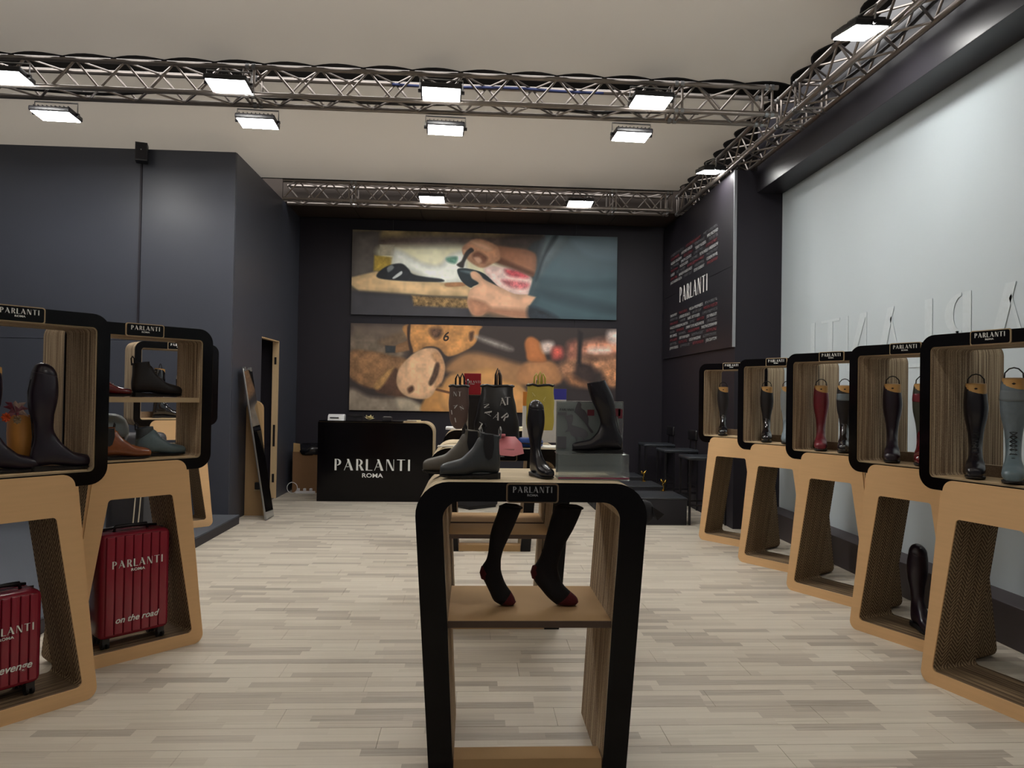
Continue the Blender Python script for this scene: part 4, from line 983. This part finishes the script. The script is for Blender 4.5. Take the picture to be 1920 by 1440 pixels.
def socks():
    # (front x, front z, back x, back z, half width) from toe to top, traced along the leg form
    S1 = [(.004, .012, .004, .02, .004), (.0, .026, -.008, .003, .02), (-.006, .04, -.03, .001, .03), (-.018, .06, -.06, .003, .034), (-.032, .078, -.090, .02, .035), (-.045, .10, -.108, .055, .034), (-.055, .125, -.128, .095, .033), (-.062, .15, -.145, .13, .032), (-.063, .175, -.143, .165, .031), (-.062, .20, -.125, .195, .031), (-.052, .24, -.116, .238, .034), (-.030, .29, -.112, .288, .040), (-.010, .335, -.102, .335, .045), (.010, .385, -.084, .385, .048), (.022, .415, -.074, .42, .048)]
    S2 = [(.006, .012, .006, .02, .004), (.004, .028, -.01, .003, .022), (-.006, .042, -.05, .001, .032), (-.03, .062, -.09, .006, .036), (-.055, .085, -.125, .035, .037), (-.070, .11, -.155, .07, .036), (-.080, .14, -.18, .10, .036), (-.084, .165, -.198, .14, .035), (-.078, .195, -.180, .175, .035), (-.070, .22, -.162, .205, .036), (-.060, .25, -.148, .248, .038), (-.04, .29, -.138, .29, .042), (-.018, .33, -.128, .33, .046), (.008, .39, -.112, .39, .05), (.018, .42, -.100, .425, .05)]
    for S, x, y, lab, hx, hz in ((S1, .197, 3.12, 'left sock form of black knit with dark red toe on the front table shelf', -.124, .14), (S2, .462, 3.12, 'right sock form of black knit with dark red toe on the front table shelf', -.172, .142)):
        t = thing('sock_form', lab, 'sock', (x, y, .6005), 0, 'black socks with red toes on the front table shelf')
        def part(nm, secs, m_):
            o = loft(secs, open_top=False, e=2.1).build(nm, m_, t, smooth=True)
            for v in o.data.vertices: v.co = Vector((v.co.y, v.co.x, v.co.z))
            bm = bmesh.new(); bm.from_mesh(o.data); bmesh.ops.recalc_face_normals(bm, faces=bm.faces); bm.to_mesh(o.data); bm.free()
            return o
        part('toe', S[:4], m_sockr); part('sock_body', S[3:], m_sock)
        MB().lathe([(.004, -.034), (.022, -.026), (.029, 0), (.022, .026), (.004, .034)], 14, c=(hx, 0, hz)).build('heel', m_sockr, t, smooth=True)
        a, b = S[-1][0], S[-1][2]
        MB().tube([(b+.004, .0, .42), (b+.03, -.035, .425), (a-.02, -.035, .42), (a, .0, .415), (a-.02, .035, .42), (b+.03, .035, .425)], .006, 6, closed=True).build('cuff_fold', m_sock, t, smooth=True)
socks()
t = thing('riding_cap', 'black cap peak sticking out past the right side of the front table', 'cap', (.746, 3.12, 1.0))
MB().lathe([(.004, -.055), (.03, -.04), (.045, -.01), (.045, .02), (.03, .045), (.004, .055)], 16).build('crown', m_dark, t, smooth=True)
MB().add([(.03, -.04, .03), (.03, .04, .03), (.085, .02, -.005), (.09, 0, -.012), (.085, -.02, -.005), (.03, -.04, .0), (.03, .04, .0), (.06, 0, -.035)], [(0, 1, 2, 3, 4), (5, 7, 6), (0, 4, 7, 5), (1, 6, 7, 2), (4, 3, 7), (3, 2, 7), (0, 5, 6, 1)]).build('peak', m_dark, t)

# ---------------------------------------------------------------- bags and small things on the second and third tables
def rod(loc, h, label):
    t = thing('display_rod', label, 'stand', loc)
    MB().cbox(-.05, .05, -.04, .04, 0, .006, .002).build('base_plate', m_steel, t)
    MB().tube([(0, 0, .005), (0, 0, h), (0, -.02, h+.02), (0, -.035, h+.01)], .006, 8).build('pole', m_steel, t, smooth=True)
    return t
def bag(name, label, loc, prof, m_, thick, letters, lm, loops, top=None, rz=0):
    t = thing(name, label, 'bag', loc, rz, 'soft bags on the second table')
    vs = []; n = 28; K = crom([list(p) for p in prof], 4); rs = random.Random(len(label))
    ph = rs.uniform(0, 6)
    for (z, hw, th) in K:
        zz = (z-prof[0][0])/(prof[-1][0]-prof[0][0])
        for j in range(n):
            a = 2*math.pi*j/n; c, s = math.cos(a), math.sin(a)
            rip = 1+.07*math.sin(9*a+ph)*max(0, zz-.35)+.03*math.sin(5*a+z*40)
            vs.append((math.copysign(abs(c)**.8, c)*hw*(1+.02*math.sin(z*50)), math.copysign(abs(s)**.8, s)*th*rip, z))
    k = len(K); fs = [(i*n+j, i*n+(j+1) % n, (i+1)*n+(j+1) % n, (i+1)*n+j) for i in range(k-1) for j in range(n)]+[tuple(range(n))[::-1], tuple((k-1)*n+j for j in range(n))]
    MB().add(vs, fs).build('bag_body', m_, t, smooth=True)
    zt = prof[-1][0]; hw = prof[-1][1]
    if top:
        mb = MB(); mb.tube([(math.cos(i*.4488)*hw*1.02, math.sin(i*.4488)*prof[-1][2]*1.15, zt-.008+.005*math.sin(i*2.3)) for i in range(14)], .0085, 6, closed=True); mb.build('drawstring_hem', top, t, smooth=True)
    for x0, hh, m2 in loops:
        MB().tube([(x0-.014, 0, zt-.02), (x0-.013, -.01, zt+hh*.6), (x0, -.012, zt+hh), (x0+.013, -.01, zt+hh*.6), (x0+.014, 0, zt-.02)], .006, 6).build('carry_loop', m2, t, smooth=True)
    for ch, x, z, rot, sz in letters:
        g, wd = GL[ch]; mb = MB()
        for p in g: mb.prism([((a-wd/2)*sz, (b-.5)*sz) for a, b in p], -.0012, .0)
        mb.build('letter', lm, t, loc=(x, -thick-.001, z), rot=(0, R(-rot), 0))
    return t
Y2 = 4.83
wl_ = mat('letter_white', '#c9c9c9')
rod((-.03, Y2+.05, TZ), .42, 'thin metal rod holding up the brown bag')
bag('drawstring_bag', 'brown slim drawstring bag with white letters hanging on the metal rod', (-.087, Y2, TZ), [(.115, .018, .02), (.135, .04, .03), (.19, .06, .038), (.28, .066, .04), (.36, .064, .034), (.405, .062, .026)], m_bagbrown, .042,
    [('N', -.025, .345, 5, .03), ('T', .005, .345, 0, .03), ('A', -.02, .265, -60, .028), ('N', .02, .255, 30, .028), ('I', -.045, .225, 8, .028), ('I', -.02, .175, 12, .03)], wl_, [(-.01, .07, m_black), (.02, .075, m_dark)], top=m_black)
bag('drawstring_backpack', 'large black leather drawstring backpack with scattered white letters', (.165, Y2+.02, TZ), [(.0, .12, .05), (.02, .148, .07), (.10, .152, .075), (.20, .14, .07), (.30, .118, .055), (.39, .104, .03), (.41, .106, .026)], m_bagblack, .078,
    [('A', .035, .30, 5, .05), ('T', .066, .305, 0, .05), ('A', -.06, .225, 80, .045), ('N', -.07, .27, 100, .035), ('A', .0, .205, -20, .05), ('R', .055, .20, -50, .05), ('L', -.115, .14, 150, .045)], wl_, [(.0, .11, m_bagblack), (.012, .10, mat('tan_loop', '#7a675c'))], top=m_black)
rod((.43, Y2+.03, TZ), .43, 'thin metal rod holding up the yellow bag')
bag('drawstring_bag', 'yellow drawstring bag with black hem hanging above the second table', (.45, Y2-.02, TZ+.02), [(.095, .085, .012), (.13, .09, .018), (.25, .092, .022), (.36, .088, .018), (.40, .086, .014)], m_bagyel, .022,
    [('A', -.05, .33, 20, .03), ('L', .03, .30, -30, .03), ('N', .0, .25, 60, .025)], mat('pale_yellow_print', '#e0d68a'), [(-.03, .07, m_bagyel), (-.005, .08, m_bagyel), (.015, .07, m_bagyel)], top=m_black)
t = thing('jockey_cap', 'pink cap lying over the front edge of the second table', 'cap', (.238, 4.70, TZ))
MB().add([(-.05, .03, .075), (.045, .03, .075), (.085, -.02, .035), (.098, -.045, -.028), (.03, -.062, -.045), (-.05, -.062, -.04), (-.066, -.04, -.028), (-.07, -.02, .04),
          (-.045, .10, .07), (.05, .10, .07), (.09, .08, .003), (-.07, .08, .003)],
         [(0, 1, 9, 8), (0, 7, 5), (7, 6, 5), (0, 5, 4, 1), (1, 4, 2), (2, 4, 3), (1, 2, 10, 9), (7, 0, 8, 11), (8, 9, 10, 11)]).build('crown', mat('pink_fabric', '#d17f86', rough=.6), t, smooth=True)
MB().cbox(-.06, -.02, -.02, .03, .078, .092, .003).build('strap', mat('pink_strap', '#c87480'), t)
t = thing('pouch', 'glossy blue pouch beside the pink cap on the second table', 'pouch', (.385, 4.82, TZ+.002))
pv = MB().cbox(-.085, .085, -.06, .06, 0, .062, .028).build('pouch_body', mat('royal_blue_nylon', '#1d4a9a', rough=.3), t, smooth=True)
MB().tube([(-.08, -.062, .03), (0, -.066, .026), (.08, -.062, .03)], .005, 6).build('zip', m_black, t)
tag(MB().box(.42, .62, 4.75, 4.98, TZ, TZ+.006).build('paper_sheet', mat('white_paper', '#d9d6cc')), 'white sheet of paper at the right end of the second table', 'paper')
tag(MB().box(-.22, -.06, 4.74, 4.86, TZ, TZ+.005).build('leaflet', mat('grey_leaflet', '#b5aea0')), 'printed leaflet at the left end of the second table', 'paper')
def card(label, x, y, w_, h, bands):
    t = thing('card_holder', label, 'card', (x, y, TZ)); z = 0
    for i, (f, m_) in enumerate(bands): MB().cbox(-w_/2, w_/2, 0, .05, z, z+h*f-.001, .001).build('card_band', m_, t); z += h*f
m_w, m_b, m_o = mat('white_card', '#d9d9dc'), mat('violet_blue_card', '#3f3fa8'), mat('orange_card', '#d88a3a')
card('upright white box with a violet-blue top edge behind the yellow bag', .59, 5.33, .20, .395, ((.80, m_w), (.20, m_b)))
card('upright white box with an orange top edge half hidden by the yellow bag', .41, 5.33, .075, .37, ((.72, m_w), (.28, m_o)))
t = thing('gift_box', 'black upright box between the brown bag and the backpack', 'box', (.0, 5.32, TZ))
MB().cbox(-.07, .10, -.06, .06, 0, .33, .004).build('box_body', m_leam, t)
MB().cbox(-.072, .102, -.062, .062, .31, .34, .004).build('lid', m_black, t)
t = thing('gift_box', 'red box with white lettering on top of the black upright box', 'box', (.0, 5.32, TZ+.3405))
MB().cbox(-.06, .062, -.05, .05, 0, .155, .003).build('box_body', mat('signal_red_card', '#a01222', rough=.5), t)
logo(t, (.0, -.0525, .085), .112)
tag(MB().box(-.25, -.02, 7.05, 7.3, TZ, TZ+.02).build('brochure_stack', m_w), 'stack of white brochures on the farthest display table', 'paper')
tag(MB().box(.45, .62, 7.05, 7.25, TZ, TZ+.03).build('brochure_stack', mat('cream_card', '#cfc6ae')), 'cream brochures at the right end of the farthest display table', 'paper')

# ---------------------------------------------------------------- things on and around the counter
CZ = 1.1005
t = thing('card_terminal', 'white card terminal on the left end of the counter', 'card terminal', (-1.87, 10.2, CZ))
MB().prism([(-.07, 0), (.07, 0), (.07, .075), (.0, .085), (-.05, .06)], -.10, .12, axis='x').build('body', mat('white_plastic', '#d8d8d8', rough=.35), t)
MB().box(-.07, .05, -.079, -.071, .03, .045).build('paper_slot', m_black, t)
t = thing('phone_rest', 'black tilted device beside the white card terminal', 'device', (-1.62, 10.25, CZ))
MB().prism([(-.07, 0), (.09, 0), (.09, .09), (.06, .095)], -.10, .10, axis='x').build('body', m_black, t)
MB().tube([(-.1, .0, .08), (0, -.02, .055), (.1, 0, .07)], .006, 6).build('cable', m_black, t)
t = thing('flower', 'cream flower lying on the counter', 'flower', (-1.41, 10.17, CZ+.002))
rs = random.Random(5)
for k in range(13):
    a = k*2.4; e = .3+.8*(k/13); l_ = .085; d = Vector((math.cos(a)*math.cos(e), math.sin(a)*math.cos(e), math.sin(e)))*l_; s = Vector((-math.sin(a), math.cos(a), 0))*.022; c0 = Vector((0, 0, .012))
    MB().add([c0, c0+d*.6+s, c0+d, c0+d*.6-s, c0+d*.55+Vector((0, 0, .008))], [(0, 1, 4), (1, 2, 4), (2, 3, 4), (3, 0, 4), (0, 3, 2, 1)]).build('petal', mat('cream_petal', '#ded2a4'), t)
t = thing('tape_dispenser', 'small black box beside the flower on the counter', 'device', (-1.17, 10.2, CZ))
MB().cbox(-.065, .065, -.05, .05, 0, .055, .008).build('body', m_black, t)
MB().cbox(-.05, .05, -.04, .04, .0555, .062, .003).build('lid', m_steel, t)
tag(MB().tube([(-1.09, 10.15, CZ+.008), (-.78, 10.17, CZ+.008), (-.765, 10.17, CZ+.008)], [.006, .006, .009], 8).build('pen', m_steel, smooth=True), 'slim silver pen lying on the counter', 'pen')
t = thing('wooden_tray', 'small pale wooden tray of papers at the right end of the counter', 'tray', (-.79, 10.25, 1.0865))
MB().cbox(-.13, .13, -.07, .07, 0, .012, .003).build('tray_base', m_rimj, t)
MB().cbox(-.11, .08, -.05, .05, .0125, .03, .003).build('papers', mat('cream_paper', '#d6caa4'), t)
t = thing('cardboard_box', 'open cardboard box holding a black bin bag left of the counter', 'box', (-2.40, 11.12, 0))
mb = MB().box(-.22, .22, -.2, -.193, 0, .60).box(-.22, .22, .193, .2, 0, .60).box(-.22, -.213, -.193, .193, 0, .60).box(.213, .22, -.193, .193, 0, .60).box(-.213, .213, -.193, .193, 0, .007); mb.build('carton', mat('brown_carton', '#7b5a3c', rough=.85), t)
MB().add([(-.215, -.201, .60), (-.11, -.201, .60), (-.11, -.24, .72), (-.205, -.235, .73), (-.215, -.197, .60), (-.11, -.197, .60), (-.11, -.236, .722), (-.205, -.231, .732)], [(0, 1, 2, 3), (4, 7, 6, 5), (0, 3, 7, 4), (1, 5, 6, 2), (3, 2, 6, 7), (0, 4, 5, 1)]).build('flap', mat('pale_carton', '#c2a070'), t)
mb = MB(); vs = []; n = 24
for z, r_ in ((.55, .2), (.585, .232), (.615, .24), (.66, .225), (.70, .18), (.71, .06)):
    for j in range(n):
        a = 2*math.pi*j/n; q = 1+.06*math.sin(5*a+z*30)+.04*math.sin(11*a); vs.append((max(-.2, r_*q*math.cos(a)+.03), -.02+r_*q*math.sin(a)*.95, z+.012*math.sin(7*a)))
t = thing('bin_bag', 'crumpled black bin bag folded over the open cardboard box', 'bag', (-2.40, 11.12, 0))
mb.add(vs, [(i*n+j, i*n+(j+1) % n, (i+1)*n+(j+1) % n, (i+1)*n+j) for i in range(5) for j in range(n)]+[tuple(range(n))[::-1], tuple(5*n+j for j in range(n))]).build('bag_film', mat('black_film', '#121116', rough=.2, bump=.6, scale=18), t, smooth=True)
t = thing('power_strip', 'white power strip and looped cable on the floor before the cardboard box', 'power strip', (-2.42, 10.84, 0))
MB().cbox(-.13, .15, -.03, .03, .001, .035, .008).build('strip_body', m_w, t)
for x in (-.09, .0, .09): MB().cbox(x-.02, x+.02, -.018, .018, .036, .075, .008).build('plug', m_w, t)
MB().tube([(-.13+.075*math.cos(a)-.05, -.0, .083+.078*math.sin(a)) for a in [i*.42 for i in range(15)]], .005, 6, closed=True).build('cable', m_w, t)

# mirror, cardboard case
t = thing('leaning_mirror', 'tall narrow mirror leaning against the dark wall by the doorway', 'mirror', (-2.33, 8.70, 0)); t.rotation_euler = (0, R(-9.6), 0)
MB().cbox(-.02, 0, -.165, .165, .004, 1.77, .006).build('frame', m_steel, t, smooth=True, angle=40)
MB().box(.0003, .002, -.155, .155, .02, 1.755).build('glass', m_mirror, t)
for y in (-.12, .1): MB().cbox(-.03, .012, y-.015, y+.02, 1.74, 1.79, .006).build('clip', m_steel, t)
t = thing('cardboard_case', 'tall cardboard case with rounded top and two dark ledges behind the mirror', 'case', (-2.59, 8.92, 0), 0)
MB().prism([(-.10, 0.002), (.12, 0.002), (.09, 1.28)]+arc(-.005, 1.28, .095, .09, 5, 175, 8), -.03, .03).build('case_body', m_kraft2, t)
for z in (.30, .80):
    MB().cbox(.01, .10, -.05, -.031, z, z+.012, .002).build('ledge', m_rim, t)
    MB().cbox(.02, .095, -.052, -.031, z+.014, z+.10, .012).build('dark_fitting', m_black, t)
# loudspeaker
t = thing('wall_speaker', 'small black loudspeaker on top of the left wall panel joint', 'loudspeaker', (-3.70, 8.27, 4.0), R(18)); 
MB().prism([(-.07, 0), (.06, .0), (.075, .20), (-.075, .20)], -.06, .06, axis='x').build('cabinet', m_black, t)
MB().box(-.052, .052, -.0785, -.0705, .02, .185).build('grille', m_dark, t)
MB().tube([(.0, -.072, .12), (.0, -.082, .12)], .006, 8).build('badge', m_steel, t)
MB().tube([(0, .06, .1), (.03, .09, .16), (.05, .095, .19)], .006, 6).build('bracket', m_black, t)
tag(MB().box(-3.742, -3.722, 8.335, 8.349, 2.04, 4.0).build('cable_duct', m_wall2), 'thin dark cable duct running down from the loudspeaker', 'cable duct')

# ---------------------------------------------------------------- fitting benches, stools
def bench():
    t = thing('fitting_step', 'x', 'step')
    MB().cbox(-.45, .45, 0, .62, .001, .30, .006).build('step_body', m_dark, t, smooth=True, angle=30)
    MB().cbox(-.455, .455, -.005, .625, .301, .32, .006).build('step_top', mat('slate_vinyl', '#35373c', rough=.45), t, smooth=True, angle=30)
    return t
def stool():
    t = thing('bar_stool', 'x', 'stool')
    MB().cbox(-.24, .24, -.22, .22, .76, .80, .015).build('seat', mat('slate_seat', '#2c3036', rough=.4), t, smooth=True, angle=40)
    MB().cbox(.19, .235, -.18, .18, .92, 1.06, .02).build('backrest', m_black, t, smooth=True, angle=40)
    for s in (-1, 1): MB().tube([(.21, s*.12, .79), (.22, s*.12, .93)], .011, 6).build('back_post', m_black, t)
    for sx in (-1, 1):
        for sy in (-1, 1): MB().box(sx*.215-.012, sx*.215+.012, sy*.195-.012, sy*.195+.012, .001, .762).build('leg', m_black, t)
    for sy in (-1, 1): MB().box(-.203, .203, sy*.195-.008, sy*.195+.008, .22, .24).build('foot_rail', m_black, t)
    for sx in (-1, 1): MB().box(sx*.215-.008, sx*.215+.008, -.183, .183, .30, .32).build('foot_rail', m_black, t)
    return t
b0 = bench(); s0 = stool()
for i, (y, n) in enumerate(((8.44, 'nearest'), (9.52, 'middle'), (10.6, 'farthest'))):
    o = b0 if i == 0 else dup(b0); o.location = (2.08, y, 0); o['label'] = n+' of the three low black fitting steps beside the right wall'; o['group'] = 'low black fitting steps'
for i, (y, n) in enumerate(((8.65, 'nearest'), (9.75, 'middle'), (10.85, 'farthest'))):
    o = s0 if i == 0 else dup(s0); o.location = (2.78, y, 0); o['label'] = n+' of the three black bar stools beside the right wall'; o['group'] = 'black bar stools'
def ornament(loc, rz, lab):
    t = thing('gold_ornament', lab, 'ornament', loc, rz, 'small gold ornaments on the fitting steps')
    MB().lathe([(.028, 0), (.03, .006), (.012, .012)], 12).build('foot', m_gold, t)
    MB().tube([(0, 0, .01), (.012, 0, .05), (-.006, 0, .085), (.01, 0, .105)], [.010, .008, .008, .006], 8).build('stem', m_gold, t, smooth=True)
    MB().tube([(.01, 0, .10), (-.015, 0, .125), (-.03, 0, .15)], [.012, .014, .004], 8).build('leaf', m_gold, t, smooth=True)
    MB().tube([(.01, 0, .10), (.028, 0, .12), (.036, 0, .145)], [.010, .012, .003], 8).build('leaf', m_gold, t, smooth=True)
ornament((2.40, 9.03, .3205), 0, 'gold ornament on the nearest black fitting step')
ornament((2.40, 10.05, .3205), R(180), 'gold ornament on the middle black fitting step')
# low dark cube seen between the tables
t = thing('pouffe', 'dark square pouffe turned cornerwise on the floor behind the display tables', 'pouffe', (.03, 9.75, 0), R(38))
MB().cbox(-.24, .24, -.24, .24, .03, .42, .02).build('cushion', m_dark, t, smooth=True, angle=40)
MB().box(-.22, .22, -.22, .22, .001, .03).build('base', m_black, t)
print('objects', len(bpy.data.objects))
